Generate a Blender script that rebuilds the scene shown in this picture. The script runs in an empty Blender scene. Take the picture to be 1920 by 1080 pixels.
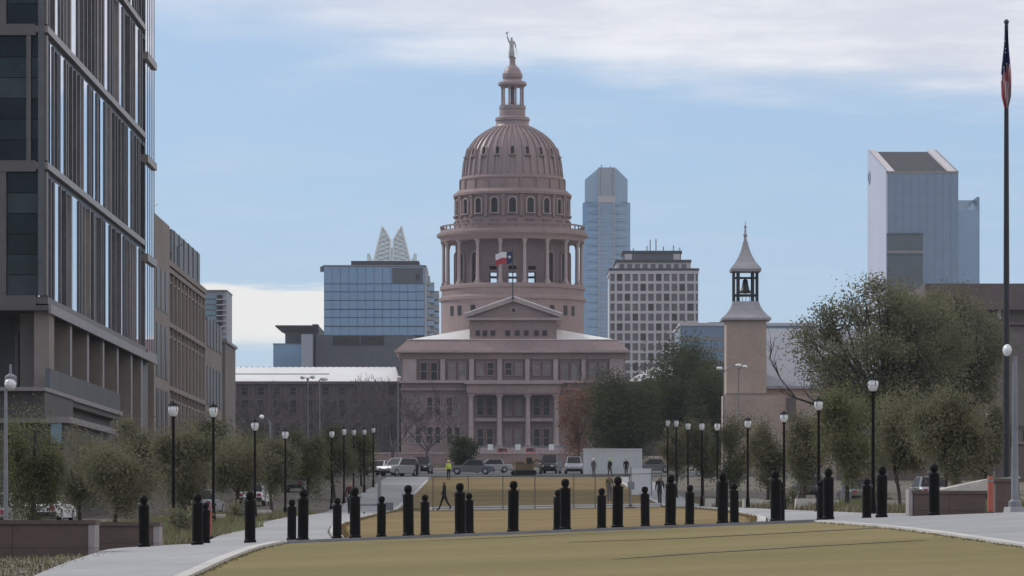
import bpy, math, random
import numpy as np
from mathutils import Vector, Matrix
R = math.radians
scene = bpy.context.scene
COL = scene.collection
random.seed(7)

# ------------------------------------------------------------------ camera
cam_d = bpy.data.cameras.new('camera'); cam = bpy.data.objects.new('camera', cam_d); COL.objects.link(cam)
cam.location = (0, 0, 0); cam.rotation_euler = (R(90), 0, 0)
cam_d.sensor_width = 36; cam_d.lens = 36*7800/1920; cam_d.shift_y = 465/1920
cam_d.clip_start = 0.5; cam_d.clip_end = 20000
scene.camera = cam
# ------------------------------------------------------------------ sky, sun, exposure
SUN_EL, SUN_AZ = R(40), R(-62)          # azimuth from +Y (the viewing direction), negative = to the left
world = bpy.data.worlds.new('World'); scene.world = world; world.use_nodes = True
nt = world.node_tree; nt.nodes.clear()
def wn(t, **k):
    n = nt.nodes.new(t)
    for a, v in k.items(): setattr(n, a, v)
    return n
def wmath(op, a, b=None, c=None, clamp=False):
    n = wn('ShaderNodeMath', operation=op, use_clamp=clamp)
    for i, v in enumerate((a, b, c)):
        if v is None: continue
        if isinstance(v, (int, float)): n.inputs[i].default_value = v
        else: nt.links.new(v, n.inputs[i])
    return n.outputs[0]
def wsmooth(v, lo, hi):
    n = wn('ShaderNodeMapRange', interpolation_type='SMOOTHSTEP')
    nt.links.new(v, n.inputs['Value']); n.inputs['From Min'].default_value = lo; n.inputs['From Max'].default_value = hi
    return n.outputs['Result']
def wmix(f, a, b):
    n = wn('ShaderNodeMix', data_type='RGBA'); nt.links.new(f, n.inputs['Factor']) if not isinstance(f, (int, float)) else setattr(n.inputs['Factor'], 'default_value', f)
    for s, v in ((n.inputs[6], a), (n.inputs[7], b)):
        if isinstance(v, tuple): s.default_value = v
        else: nt.links.new(v, s)
    return n.outputs[2]
SKY_S = 0.10
HAZE = 0.000065
sky = wn('ShaderNodeTexSky', sky_type='NISHITA', sun_disc=False, sun_elevation=SUN_EL, sun_rotation=SUN_AZ,
         altitude=150, air_density=1.0, dust_density=0.25, ozone_density=2.5)
tc = wn('ShaderNodeTexCoord'); sep = wn('ShaderNodeSeparateXYZ'); nt.links.new(tc.outputs['Generated'], sep.inputs[0])
sx, sy, sz = sep.outputs
el = wmath('ARCSINE', sz); az = wmath('ARCTAN2', sx, sy)
zz = wmath('ADD', wmath('MAXIMUM', sz, 0.0), 0.05)
cmb = wn('ShaderNodeCombineXYZ'); nt.links.new(wmath('DIVIDE', sx, zz), cmb.inputs[0]); nt.links.new(wmath('DIVIDE', sy, zz), cmb.inputs[1])
def wnoise(vec, scale, detail=6, rough=.55):
    n = wn('ShaderNodeTexNoise'); nt.links.new(vec, n.inputs['Vector'])
    n.inputs['Scale'].default_value = scale; n.inputs['Detail'].default_value = detail; n.inputs['Roughness'].default_value = rough
    return n.outputs['Fac']
n_big = wnoise(cmb.outputs[0], 0.55, 5); n_fine = wnoise(cmb.outputs[0], 2.6, 7, .6)
# a long cloud bank high in the south, ragged below, breaking up overhead
edge = wmath('ADD', wmath('SUBTRACT', el, wmath('MULTIPLY_ADD', az, -0.09, 0.1155)),
             wmath('ADD', wmath('MULTIPLY_ADD', n_fine, 0.016, -0.008), wmath('MULTIPLY_ADD', n_big, 0.026, -0.010)))
bank = wmath('MULTIPLY', wsmooth(edge, -0.006, 0.011), wmath('MULTIPLY_ADD', wsmooth(az, -0.11, 0.015), 0.62, 0.35))
broken = wmath('MULTIPLY', wsmooth(n_big, 0.38, 0.62), wsmooth(el, 0.12, 0.4))
hi = wmath('MAXIMUM', wmath('MULTIPLY', bank, wmath('MULTIPLY_ADD', broken, 0.08, 0.92)), wmath('MULTIPLY', broken, 0.8))
# a low bright bank in the south-east
lo_el = wmath('ADD', el, wmath('MULTIPLY_ADD', n_fine, 0.008, -0.004))
low = wmath('MULTIPLY', wmath('MULTIPLY', wsmooth(lo_el, 0.044, 0.0495), wmath('SUBTRACT', 1.0, wsmooth(lo_el, 0.0587, 0.0603))),
            wmath('SUBTRACT', 1.0, wsmooth(wmath('ADD', az, wmath('MULTIPLY_ADD', n_fine, 0.015, -0.0075)), -0.044, -0.03)))
# thin veil everywhere near the horizon
veil = wmath('MULTIPLY', wmath('SUBTRACT', 1.0, wsmooth(el, 0.05, 0.7)), 0.62)
hsv = wn('ShaderNodeHueSaturation'); hsv.inputs['Saturation'].default_value = 1.0; hsv.inputs['Value'].default_value = 1.22
nt.links.new(sky.outputs[0], hsv.inputs['Color'])
def cl(r, g, b): return (r/SKY_S, g/SKY_S, b/SKY_S, 1)
c0 = wmix(veil, hsv.outputs[0], cl(.36, .53, .82))
streak = wmath('MULTIPLY', wsmooth(n_fine, .42, .75), 0.28)
c1 = wmix(streak, c0, cl(.60, .69, .84))
shade = wmix(wsmooth(n_fine, 0.35, 0.68), cl(.74, .75, .83), cl(.95, .95, .97))
c2 = wmix(hi, c1, shade)
c3 = wmix(low, c2, cl(.90, .90, .88))
bg = wn('ShaderNodeBackground'); bg.inputs['Strength'].default_value = SKY_S
nt.links.new(c3, bg.inputs['Color'])
out = wn('ShaderNodeOutputWorld'); nt.links.new(bg.outputs[0], out.inputs[0])
sun_d = bpy.data.lights.new('sun', 'SUN'); sun = bpy.data.objects.new('sun', sun_d); COL.objects.link(sun)
sun_d.energy = 2.0; sun_d.angle = R(10); sun_d.color = (1.0, .95, .88)
sdir = Vector((math.sin(SUN_AZ)*math.cos(SUN_EL), math.cos(SUN_AZ)*math.cos(SUN_EL), math.sin(SUN_EL)))
sun.rotation_euler = sdir.to_track_quat('Z', 'Y').to_euler(); sun.location = (0, 0, 300)
vs = scene.view_settings
vs.view_transform = 'Standard'; vs.look = 'None'; vs.gamma = 1; vs.exposure = 0.0; vs.use_curve_mapping = False
scene.render.engine = 'CYCLES'
scene.cycles.max_bounces = 6; scene.cycles.diffuse_bounces = 3; scene.cycles.glossy_bounces = 3; scene.cycles.transmission_bounces = 4

# ------------------------------------------------------------------ helpers
S = 1/7800.0
def PX(px, D): return (px-960)*D*S           # metres right of the mall's axis for a sight line at distance D
def PZ(py, D): return (1005-py)*D*S          # metres above eye level
MATS = {}
def mat(name, col, rough=.8, var=.16, scale=.6, fine=6., bump=0., metal=0., spec=.5, col2=None, stretch=(1, 1, 1), leaf=0., trans=0.):
    m = bpy.data.materials.new(name); m.use_nodes = True; t = m.node_tree; b = t.nodes['Principled BSDF']
    geo = t.nodes.new('ShaderNodeNewGeometry'); mp = t.nodes.new('ShaderNodeVectorMath'); mp.operation = 'MULTIPLY'
    t.links.new(geo.outputs['Position'], mp.inputs[0]); mp.inputs[1].default_value = stretch
    def noise(sc, det=4):
        n = t.nodes.new('ShaderNodeTexNoise'); n.inputs['Scale'].default_value = sc; n.inputs['Detail'].default_value = det
        t.links.new(mp.outputs[0], n.inputs['Vector']); return n.outputs['Fac']
    a, f = noise(scale), noise(fine)
    r1 = t.nodes.new('ShaderNodeValToRGB'); r1.color_ramp.elements[0].position = .32; r1.color_ramp.elements[1].position = .68
    c2 = col2 or tuple(min(1, c*(1+var)) for c in col); c1 = col if col2 else tuple(c*(1-var) for c in col)
    r1.color_ramp.elements[0].color = (*c1, 1); r1.color_ramp.elements[1].color = (*c2, 1); t.links.new(a, r1.inputs[0])
    mr = t.nodes.new('ShaderNodeMapRange'); t.links.new(f, mr.inputs['Value'])
    mr.inputs['From Min'].default_value = .25; mr.inputs['From Max'].default_value = .75
    mr.inputs['To Min'].default_value = 1-var; mr.inputs['To Max'].default_value = 1+var
    vm = t.nodes.new('ShaderNodeVectorMath'); vm.operation = 'SCALE'
    t.links.new(r1.outputs[0], vm.inputs[0]); t.links.new(mr.outputs[0], vm.inputs['Scale'])
    t.links.new(vm.outputs[0], b.inputs['Base Color'])
    b.inputs['Roughness'].default_value = rough; b.inputs['Metallic'].default_value = metal
    b.inputs['Specular IOR Level'].default_value = spec
    if trans: b.inputs['Transmission Weight'].default_value = trans
    if bump:
        bp = t.nodes.new('ShaderNodeBump'); bp.inputs['Strength'].default_value = bump; bp.inputs['Distance'].default_value = .05
        t.links.new(f, bp.inputs['Height']); t.links.new(bp.outputs[0], b.inputs['Normal'])
    if leaf:
        tr = t.nodes.new('ShaderNodeBsdfTranslucent'); t.links.new(vm.outputs[0], tr.inputs['Color'])
        mx = t.nodes.new('ShaderNodeMixShader'); mx.inputs[0].default_value = leaf
        t.links.new(b.outputs[0], mx.inputs[1]); t.links.new(tr.outputs[0], mx.inputs[2]); t.links.new(mx.outputs[0], t.nodes['Material Output'].inputs['Surface'])
    MATS[name] = m; return m

class MB:
    """collects geometry in world coordinates and links it as one mesh object"""
    def __init__(s): s.v = []; s.f = []; s.mi = []; s.sm = []
    def add(s, vs_, fs, mi=0, smooth=False):
        o = len(s.v); s.v.extend([tuple(v) for v in vs_])
        for f in fs: s.f.append(tuple(i+o for i in f)); s.mi.append(mi); s.sm.append(smooth)
        return s
    def box(s, x0, x1, y0, y1, z0, z1, mi=0):
        return s.add([(x0,y0,z0),(x1,y0,z0),(x1,y1,z0),(x0,y1,z0),(x0,y0,z1),(x1,y0,z1),(x1,y1,z1),(x0,y1,z1)],
              [(3,2,1,0),(4,5,6,7),(0,1,5,4),(1,2,6,5),(2,3,7,6),(3,0,4,7)], mi)
    def frustum(s, a, b, z0, z1, mi=0):          # a, b = (x0,x1,y0,y1) below and above
        (x0,x1,y0,y1), (u0,u1,w0,w1) = a, b
        return s.add([(x0,y0,z0),(x1,y0,z0),(x1,y1,z0),(x0,y1,z0),(u0,w0,z1),(u1,w0,z1),(u1,w1,z1),(u0,w1,z1)],
              [(3,2,1,0),(4,5,6,7),(0,1,5,4),(1,2,6,5),(2,3,7,6),(3,0,4,7)], mi)
    def tube(s, pts, rads, n=8, mi=0, cap=True, smooth=True):
        pts = [Vector(p) for p in pts]; rings = []
        if isinstance(rads, (int, float)): rads = [rads]*len(pts)
        for i, p in enumerate(pts):
            d = (pts[min(i+1, len(pts)-1)]-pts[max(i-1, 0)])
            if d.length < 1e-9: d = Vector((0, 0, 1))
            d.normalize(); u = d.orthogonal().normalized() if abs(d.z) < .95 else Vector((1, 0, 0)) - d*d.x
            u.normalize(); w = d.cross(u)
            rings.append([p+(u*math.cos(2*math.pi*k/n)+w*math.sin(2*math.pi*k/n))*rads[i] for k in range(n)])
        vs_ = [v for r in rings for v in r]; fs = []
        for i in range(len(pts)-1):
            for k in range(n):
                k2 = (k+1) % n; fs.append((i*n+k, i*n+k2, (i+1)*n+k2, (i+1)*n+k))
        s.add(vs_, fs, mi, smooth)
        if cap:
            s.add(rings[-1], [tuple(range(n))], mi); s.add(rings[0], [tuple(range(n))[::-1]], mi)
        return s
    def lathe(s, prof, cx, cy, n=32, mi=0, sharp=True, a0=0., smooth=True, a1=None):
        full = a1 is None; a1 = a0+2*math.pi if full else a1
        cnt = n if full else n+1
        def ring(r, z): return [(cx+r*math.sin(a0+(a1-a0)*k/n), cy-r*math.cos(a0+(a1-a0)*k/n), z) for k in range(cnt)]
        def faces(m):
            fs = []
            for i in range(m-1):
                for k in range(n):
                    k2 = (k+1) % cnt; fs.append((i*cnt+k, i*cnt+k2, (i+1)*cnt+k2, (i+1)*cnt+k))
            return fs
        if sharp:
            for (p, q) in zip(prof[:-1], prof[1:]): s.add(ring(*p)+ring(*q), faces(2), mi, smooth)
        else:
            s.add([v for p in prof for v in ring(*p)], faces(len(prof)), mi, smooth)
        return s
    def prism(s, poly, axis, a, b, mi=0):
        """poly = 2D outline, extruded from a to b along axis 'x' (poly in y,z) or 'y' (poly in x,z) or 'z' (poly in x,y)"""
        def pt(p, t): return {'x': (t, p[0], p[1]), 'y': (p[0], t, p[1]), 'z': (p[0], p[1], t)}[axis]
        n = len(poly); vs_ = [pt(p, a) for p in poly]+[pt(p, b) for p in poly]
        fs = [tuple(range(n))[::-1], tuple(range(n, 2*n))]+[(k, (k+1) % n, n+(k+1) % n, n+k) for k in range(n)]
        return s.add(vs_, fs, mi)
    def sphere(s, c, r, n=12, m=8, sc=(1, 1, 1), mi=0):
        vs_ = []; fs = []
        for i in range(m+1):
            t = math.pi*i/m
            for k in range(n):
                p = 2*math.pi*k/n
                vs_.append((c[0]+r*sc[0]*math.sin(t)*math.cos(p), c[1]+r*sc[1]*math.sin(t)*math.sin(p), c[2]-r*sc[2]*math.cos(t)))
        for i in range(m):
            for k in range(n):
                k2 = (k+1) % n; fs.append((i*n+k, i*n+k2, (i+1)*n+k2, (i+1)*n+k))
        return s.add(vs_, fs, mi, True)
    def build(s, name, mats, parent=None, loc=None):
        if not isinstance(mats, (list, tuple)): mats = [mats]
        w = Vector(loc) if loc is not None else (WL[parent.name] if parent else Vector((0, 0, 0)))
        me = bpy.data.meshes.new(name)
        me.from_pydata([(v[0]-w.x, v[1]-w.y, v[2]-w.z) for v in s.v], [], s.f)
        for m in mats: me.materials.append(m)
        me.polygons.foreach_set('material_index', s.mi); me.polygons.foreach_set('use_smooth', s.sm); me.update()
        return link(name, me, parent, w)
WL = {}
def link(name, me, parent, w):
    o = bpy.data.objects.new(name, me); COL.objects.link(o)
    if parent: o.parent = parent; o.location = Vector(w)-WL[parent.name]
    else: o.location = w
    WL[o.name] = Vector(w); return o
BOXC = {}
def bx(name, m, parent, x0, x1, y0, y1, z0, z1):
    """a box object; alike boxes share one mesh"""
    d = (round(abs(x1-x0), 3), round(abs(y1-y0), 3), round(abs(z1-z0), 3), m.name)
    if d not in BOXC:
        b = MB().box(-d[0]/2, d[0]/2, -d[1]/2, d[1]/2, -d[2]/2, d[2]/2)
        me = bpy.data.meshes.new(name); me.from_pydata(b.v, [], b.f); me.materials.append(m); BOXC[d] = me
    return link(name, BOXC[d], parent, Vector(((x0+x1)/2, (y0+y1)/2, (z0+z1)/2)))
def tag(o, label, cat, group=None):
    o['label'] = label; o['category'] = cat
    if group: o['group'] = group
    return o
def thing(name, loc, label, cat, group=None):
    o = bpy.data.objects.new(name, None); COL.objects.link(o); o.location = loc; o.empty_display_size = .2
    WL[o.name] = Vector(loc); return tag(o, label, cat, group)
def structure(o): o['kind'] = 'structure'; return o
def stuff(o): o['kind'] = 'stuff'; return o
KIDS = {}
def copy_thing(src, loc, rz, label, scale=None, group=None):
    def rec(o, parent):
        c = o.copy(); COL.objects.link(c)
        if parent: c.parent = parent
        for ch in o.children: rec(ch, c)
        return c
    r = rec(src, None); r.location = loc; r.rotation_euler = (0, 0, rz); r['label'] = label
    if scale: r.scale = (scale,)*3
    if group: r['group'] = group
    return r
ORD = ['first', 'second', 'third', 'fourth', 'fifth', 'sixth', 'seventh', 'eighth', 'ninth', 'tenth', 'eleventh', 'twelfth', 'thirteenth', 'fourteenth', 'fifteenth', 'sixteenth', 'seventeenth']

# ------------------------------------------------------------------ materials
granite = mat('pink_granite', (.28, .20, .187), .85, .12, .12, 1.6)
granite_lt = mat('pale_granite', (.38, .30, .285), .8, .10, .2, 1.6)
granite_dk = mat('shaded_granite_wall', (.185, .132, .132), .85, .12, .15, 1.6)  # darker copy of the pink granite, shade of recessed walls put into colour
dome_m = mat('painted_dome_metal', (.305, .225, .215), .45, .07, .08, .8)
metal_roof = mat('pale_metal_roof', (.78, .76, .73), .45, .06, .1, 1.)
wing_wall = mat('dimmed_wing_granite', (.12, .095, .098), .85, .1, .12, 1.5)  # dimness of the bare trees in front is put into the wing colour
fin_glass = mat('pale_crown_glass', (.62, .70, .70), .25, .05, .03, .2, metal=.3)
crown_white = mat('crown_white_steel', (.82, .84, .82), .4, .04)
win_dark = mat('dark_window_glass', (.032, .027, .028), .3, .3, .4, 2., spec=.25)
blind = mat('window_blind', (.22, .19, .185), .6, .2, .5, 2.)
brown_metal = mat('brown_metal_cladding', (.115, .098, .095), .45, .1, .4, 2.)
fin_metal = mat('dark_metal_fin', (.10, .096, .105), .4, .14, .5, 2.)
edge_metal = mat('pale_metal_edge', (.235, .205, .195), .4, .1, .5, 2.)
office_glass = mat('green_black_glass', (.008, .014, .014), .06, .5, .25, .7, spec=.22)
office_glass2 = mat('green_black_glass_pale', (.014, .026, .026), .06, .5, .25, .7, spec=.3)  # slightly lighter tint of the green-black glass
spandrel_glass = mat('green_spandrel_glass', (.03, .042, .044), .15, .3, .25, .7, spec=.3)
mirror_glass = mat('reflective_glass', (.66, .69, .77), .03, .06, .3, .9, metal=1.)
podium_m = mat('dark_podium_cladding', (.068, .056, .055), .6, .12, .3, 1.5)
soffit_m = mat('soffit_panel', (.10, .088, .08), .7, .1)
tan_stone = mat('tan_limestone', (.25, .21, .19), .85, .08, .15, 1.2)
tan_stone2 = mat('tan_stone_pier', (.25, .21, .19), .85, .10, .15, 1.2)
grey_pan = mat('grey_metal_panel', (.13, .145, .16), .5, .12, .2, 1.)
blue_glass = mat('blue_curtain_glass', (.19, .27, .37), .12, .06, .03, .25, metal=.55)
blue_glass2 = mat('pale_blue_glass', (.26, .34, .43), .15, .05, .03, .2, metal=.5)
teal_glass = mat('teal_grey_glass', (.17, .23, .26), .15, .08, .03, .2, metal=.5)
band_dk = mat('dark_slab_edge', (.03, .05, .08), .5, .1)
conc_tower = mat('tower_concrete', (.36, .38, .42), .8, .05, .03, .4)
white_pre = mat('white_precast', (.52, .47, .48), .8, .06, .05, .5)
grid_glass = mat('brown_tower_glass', (.085, .075, .08), .15, .2, .1, .4)
grey_mass = mat('grey_render', (.105, .11, .12), .8, .1, .05, .5)
lilac_panel = mat('sunlit_lilac_panel', (.52, .53, .64), .5, .05, .03, .3)  # lilac lightened in colour for sunlight on the tower's left wall
slate_glass = mat('slate_glass', (.15, .208, .285), .2, .06, .02, .2, metal=.4)
roof_dk = mat('dark_roof', (.055, .05, .055), .8, .15)
cream_brick = mat('cream_brown_brick', (.46, .35, .285), .9, .08, .4, 3.)
tower_roof = mat('weathered_zinc', (.36, .34, .35), .5, .10, .4, 2.)
iron_dk = mat('dark_iron', (.02, .02, .024), .5, .2)
black_paint = mat('black_paint', (.0065, .0055, .005), .6, .3, 3., 20., spec=.12)
post_grey = mat('galvanised_grey', (.22, .22, .235), .45, .12, 1., 6., metal=.3)
lamp_glass = mat('frosted_lamp_glass', (.72, .72, .70), .12, .08, 4., 12., spec=.8)
head_white = mat('pale_luminaire', (.78, .78, .76), .3, .05)
concrete = mat('pavement_concrete', (.325, .322, .317), .85, .09, .25, 2.5, bump=.15)
kerb_m = mat('pale_kerb_concrete', (.50, .48, .44), .85, .10, .6, 4.)
concrete2 = mat('worn_pavement_concrete', (.295, .292, .288), .85, .10, .3, 2., bump=.15)
white_kerb = mat('white_kerb_concrete', (.74, .72, .68), .85, .06, .6, 4.)
path_dk = mat('paver_band', (.25, .245, .25), .85, .1, .5, 4.)
soil = mat('mulch_ground', (.10, .085, .07), .95, .3, .3, 3., bump=.4, col2=(.15, .13, .09))
asphalt = mat('asphalt', (.055, .055, .06), .9, .2, .2, 4.)
lawn_m = mat('dormant_lawn_near', (.185, .158, .073), .95, .12, .20, 9., bump=.5, col2=(.252, .202, .102), stretch=(.35, .9, 1), spec=.05)
lawn_f = mat('dormant_lawn_far', (.185, .137, .062), .95, .16, .16, 1.6, bump=.3, col2=(.25, .185, .095), stretch=(.4, .6, 1), spec=.05)
turf_line_m = mat('turf_line', (.135, .112, .050), .95, .3, 1., 6.)
corten = mat('planter_brick', (.115, .078, .068), .85, .1, .7, 6., bump=.2)
planter_end = mat('planter_stone_end', (.30, .27, .26), .85, .1)
limestone = mat('limestone_ledge', (.52, .48, .42), .9, .12, 1., 4., bump=.3)
bark = mat('bark', (.055, .045, .038), .95, .3, 2., 12.)
bark_gray = mat('grey_bark', (.10, .085, .085), .95, .25, 2., 8.)
leaf_olive = mat('olive_leaf', (0.130, 0.136, 0.068), .7, .2, 1.2, 5., col2=(0.198, 0.200, 0.101), leaf=.45, spec=.2)
leaf_dark = mat('dark_oak_leaf', (0.051, 0.062, 0.030), .7, .2, .35, 2., col2=(0.099, 0.110, 0.049), leaf=.45, spec=.2)
leaf_grey = mat('grey_green_leaf', (0.154, 0.157, 0.092), .7, .2, .4, 2.5, col2=(0.234, 0.231, 0.139), leaf=.45, spec=.2)
leaf_young = mat('sage_leaf', (0.147, 0.146, 0.088), .7, .18, 1., 5., col2=(0.210, 0.200, 0.123), leaf=.45, spec=.2)
leaf_rust = mat('rust_leaf', (0.172, 0.089, 0.055), .8, .25, .5, 2., col2=(0.265, 0.147, 0.090), leaf=.45, spec=.2)
leaf_grass = mat('dry_tuft_grass', (.16, .14, .075), .9, .3, 1., 5., col2=(.24, .20, .11))
orange_pl = mat('orange_plastic', (.36, .085, .055), .6, .12)
white_pt = mat('white_paint', (.72, .72, .72), .35, .04)
container_w = mat('white_container_paint', (.70, .72, .72), .5, .06, .4, 3.)
red_pt = mat('red_car_paint', (.35, .02, .03), .3, .05)
grey_pt = mat('grey_car_paint', (.14, .15, .16), .3, .05)
silver_pt = mat('silver_car_paint', (.36, .37, .39), .3, .05, metal=.3)
dark_pt = mat('black_car_paint', (.02, .022, .026), .3, .05)
rubber = mat('tyre_rubber', (.015, .015, .015), .9, .2)
yellow_mach = mat('ochre_machine_paint', (.13, .085, .035), .6, .2, 1., 6.)
hivis = mat('hi_vis_yellow', (.55, .65, .12), .8, .05)
cloth_blk = mat('black_cloth', (.010, .010, .012), .9, .2)
cloth_navy = mat('navy_cloth', (.015, .018, .035), .9, .2)
cloth_grey = mat('grey_cloth', (.11, .11, .12), .9, .2)
skin_m = mat('skin', (.36, .21, .15), .6, .1)
hair_m = mat('dark_hair', (.02, .014, .01), .7, .2)
flag_blue = mat('flag_navy', (.018, .022, .10), .8, .1); flag_red = mat('flag_red', (.42, .03, .05), .8, .08)
flag_white = mat('flag_white', (.72, .70, .72), .8, .05)
statue_m = mat('pale_statue', (.40, .40, .38), .6, .1)
brass = mat('gilt_ball', (.05, .05, .055), .4, .1)
wire_m = mat('galvanised_wire', (.13, .115, .10), .5, .1)
hall_brown = mat('brown_fascia', (.15, .115, .11), .7, .08, .2, 1.5)
hall_wall = mat('taupe_wall', (.20, .175, .165), .85, .1, .2, 1.5)

# ------------------------------------------------------------------ terrain
KN = [(-120, -3.8), (-20, -2.05), (0, -1.75), (32, -1.2), (60, -.60), (76, -.17), (88, .03), (100, .05), (114, .06), (128, .26), (144, .45), (206, 1.12), (248, 1.52), (264, 1.85), (290, 2.5),
      (430, 6.4), (600, 9.6), (654, 10.7), (658, 10.75), (662, 12.6), (690, 13.0), (860, 16.2), (1200, 17.0), (3000, 17.0), (12000, 17.0)]
kx = np.array([k[0] for k in KN], float); kz = np.array([k[1] for k in KN], float)
def _slopes():
    h = np.diff(kx); d = np.diff(kz)/h; m = np.zeros(len(kx)); m[0] = d[0]; m[-1] = d[-1]
    for i in range(1, len(kx)-1):
        if d[i-1]*d[i] > 0:
            w1 = 2*h[i]+h[i-1]; w2 = h[i]+2*h[i-1]; m[i] = (w1+w2)/(w1/d[i-1]+w2/d[i])
    return m
km = _slopes()
def zc(y):
    y = min(max(y, kx[0]), kx[-1]); i = min(max(int(np.searchsorted(kx, y)-1), 0), len(kx)-2); h = kx[i+1]-kx[i]; t = (y-kx[i])/h
    return ((2*t**3-3*t*t+1)*kz[i]+(t**3-2*t*t+t)*h*km[i]+(-2*t**3+3*t*t)*kz[i+1]+(t**3-t*t)*h*km[i+1])
def tilt(y): return float(np.interp(y, [0, 88, 114, 144, 210, 400], [.04, .04, .036, .026, .020, 0.]))
def gz(x, y): return float(zc(y)+tilt(y)*min(max(x, -25), 25))
YS = [2*v for v in [-60, -40, -20, -10, -5] + list(range(0, 150)) + list(range(150, 326, 5)) + [327, 329, 329.5, 330, 330.5, 331, 333, 336, 340, 345, 355, 370, 390, 410, 430, 460, 500, 550, 600, 800, 1100, 1500, 2500, 4000, 6000]]
XS = [-4000, -1500, -700, -400, -250, -150, -100, -70, -50, -40, -32] + list(range(-25, 27, 2)) + [32, 40, 50, 70, 100, 150, 250, 400, 700, 1500, 4000]
def sheet(name, m, y0, y1, fl, fr, nx=10, dz=.02, parent=None, skirt=.0):
    """a ground sheet between the edge curves fl(y) and fr(y), following the terrain"""
    ys = [y0]+[y for y in YS if y0 < y < y1]+[y1]; b = MB(); vs_ = []; fs = []
    for y in ys:
        a, c = fl(y), fr(y)
        for k in range(nx+1):
            x = a+(c-a)*k/nx; vs_.append((x, y, gz(x, y)+dz))
    for j in range(len(ys)-1):
        for k in range(nx): i = j*(nx+1)+k; fs.append((i, i+1, i+nx+2, i+nx+1))
    b.add(vs_, fs, 0, True)
    if skirt:
        n = nx+1; J = len(ys)-1
        loop = [k for k in range(n)]+[j*n+nx for j in range(1, J+1)]+[J*n+k for k in range(nx-1, -1, -1)]+[j*n for j in range(J-1, 0, -1)]
        top = [vs_[i] for i in loop]; bot = [(v[0], v[1], v[2]-skirt) for v in top]; L = len(top)
        b.add(top+bot, [(L+i, L+(i+1) % L, (i+1) % L, i) for i in range(L)])
    return b.build(name, m, parent)
gv = [(x, y, gz(x, y)) for y in YS for x in XS]; nX = len(XS)
gf = [(j*nX+k, j*nX+k+1, (j+1)*nX+k+1, (j+1)*nX+k) for j in range(len(YS)-1) for k in range(nX-1)]
structure(MB().add(gv, gf, 0, True).build('ground', soil))
def ip(pts): 
    a = [p[0] for p in pts]; c = [p[1] for p in pts]
    return lambda y: float(np.interp(y, a, c))
Lnear = ip([(0, -5.2), (68, -4.95), (80, -4.85), (84.6, -4.6)]); Rnear = ip([(0, 9.5), (52, 8.6), (63, 7.8), (73, 7.1), (80, 6.6), (84.6, 6.1)])
L2 = ip([(115, -4.9), (128, -5.6), (144, -6.2), (180, -6.7), (240, -7.3), (380, -7.8), (410, -7.8)])
R2 = ip([(115, 7.0), (128, 7.8), (170, 9.1), (256, 9.5), (380, 9.7), (410, 9.8)])
structure(sheet('near_lawn', lawn_m, -10, 84.6, Lnear, Rnear, 16, .03))
structure(sheet('middle_lawn', lawn_f, 115.8, 253, lambda y: L2(y)+.3, lambda y: R2(y)-.3, 14, .05))
structure(sheet('far_lawn', lawn_f, 259, 392, lambda y: L2(y)+.3, lambda y: R2(y)-.3, 14, .05))
# darker uneven lines across the near turf
def strip(name, m, pts, w, dz):
    b = MB()
    P = []
    for (x0, y0), (x1, y1) in zip(pts[:-1], pts[1:]):
        n = max(2, int(math.hypot(x1-x0, y1-y0)/.6)); P += [(x0+(x1-x0)*i/n, y0+(y1-y0)*i/n) for i in range(n)]
    P.append(pts[-1]); vs_ = []
    for i, (x, y) in enumerate(P):
        a = P[max(i-1, 0)]; c = P[min(i+1, len(P)-1)]; dx, dy = c[0]-a[0], c[1]-a[1]; l = math.hypot(dx, dy)
        ww = (w(i/(len(P)-1)) if callable(w) else w)/2; nx_, ny_ = -dy/l*ww, dx/l*ww
        for sgn in (1, -1): vs_.append((x+nx_*sgn, y+ny_*sgn, gz(x+nx_*sgn, y+ny_*sgn)+dz))
    b.add(vs_, [(2*i+1, 2*i+3, 2*i+2, 2*i) for i in range(len(P)-1)], 0, True)
    return b.build(name, m)
def kerb(name, m, pts, w, h):
    b = MB(); P = []
    for (x0, y0), (x1, y1) in zip(pts[:-1], pts[1:]):
        n = max(1, int(math.hypot(x1-x0, y1-y0)/1.0)); P += [(x0+(x1-x0)*i/n, y0+(y1-y0)*i/n) for i in range(n)]
    P.append(pts[-1]); vs_ = []
    for i, (x, y) in enumerate(P):
        a = P[max(i-1, 0)]; c = P[min(i+1, len(P)-1)]; dx, dy = c[0]-a[0], c[1]-a[1]; l = math.hypot(dx, dy); nx_, ny_ = -dy/l*w/2, dx/l*w/2
        z = gz(x, y)
        vs_ += [(x+nx_, y+ny_, z-.1), (x+nx_, y+ny_, z+h), (x-nx_, y-ny_, z+h), (x-nx_, y-ny_, z-.1)]
    fs = []
    for i in range(len(P)-1):
        for k in range(3): fs.append((4*i+k, 4*i+k+4, 4*i+k+5, 4*i+k+1))
    n = len(vs_); fs += [(0, 1, 2, 3), (n-1, n-2, n-3, n-4)]
    return structure(b.add(vs_, fs).build(name, m))
structure(strip('turf_line', turf_line_m, [(1.0, 75.2), (3.0, 74.8), (5.0, 75.8), (6.7, 76.8)], lambda t: .2+.5*t, .038))
structure(strip('turf_line', turf_line_m, [(-2.8, 81.2), (-.6, 81.4), (1.6, 82.2), (3.6, 82.4)], lambda t: .1+.5*t*(1-t)*2, .038))
structure(strip('turf_line', turf_line_m, [(1.6, 65.2), (3.2, 66.6), (4.8, 67.6), (6.8, 68.2)], lambda t: .12+.45*math.sin(t*3.1), .038))
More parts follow.
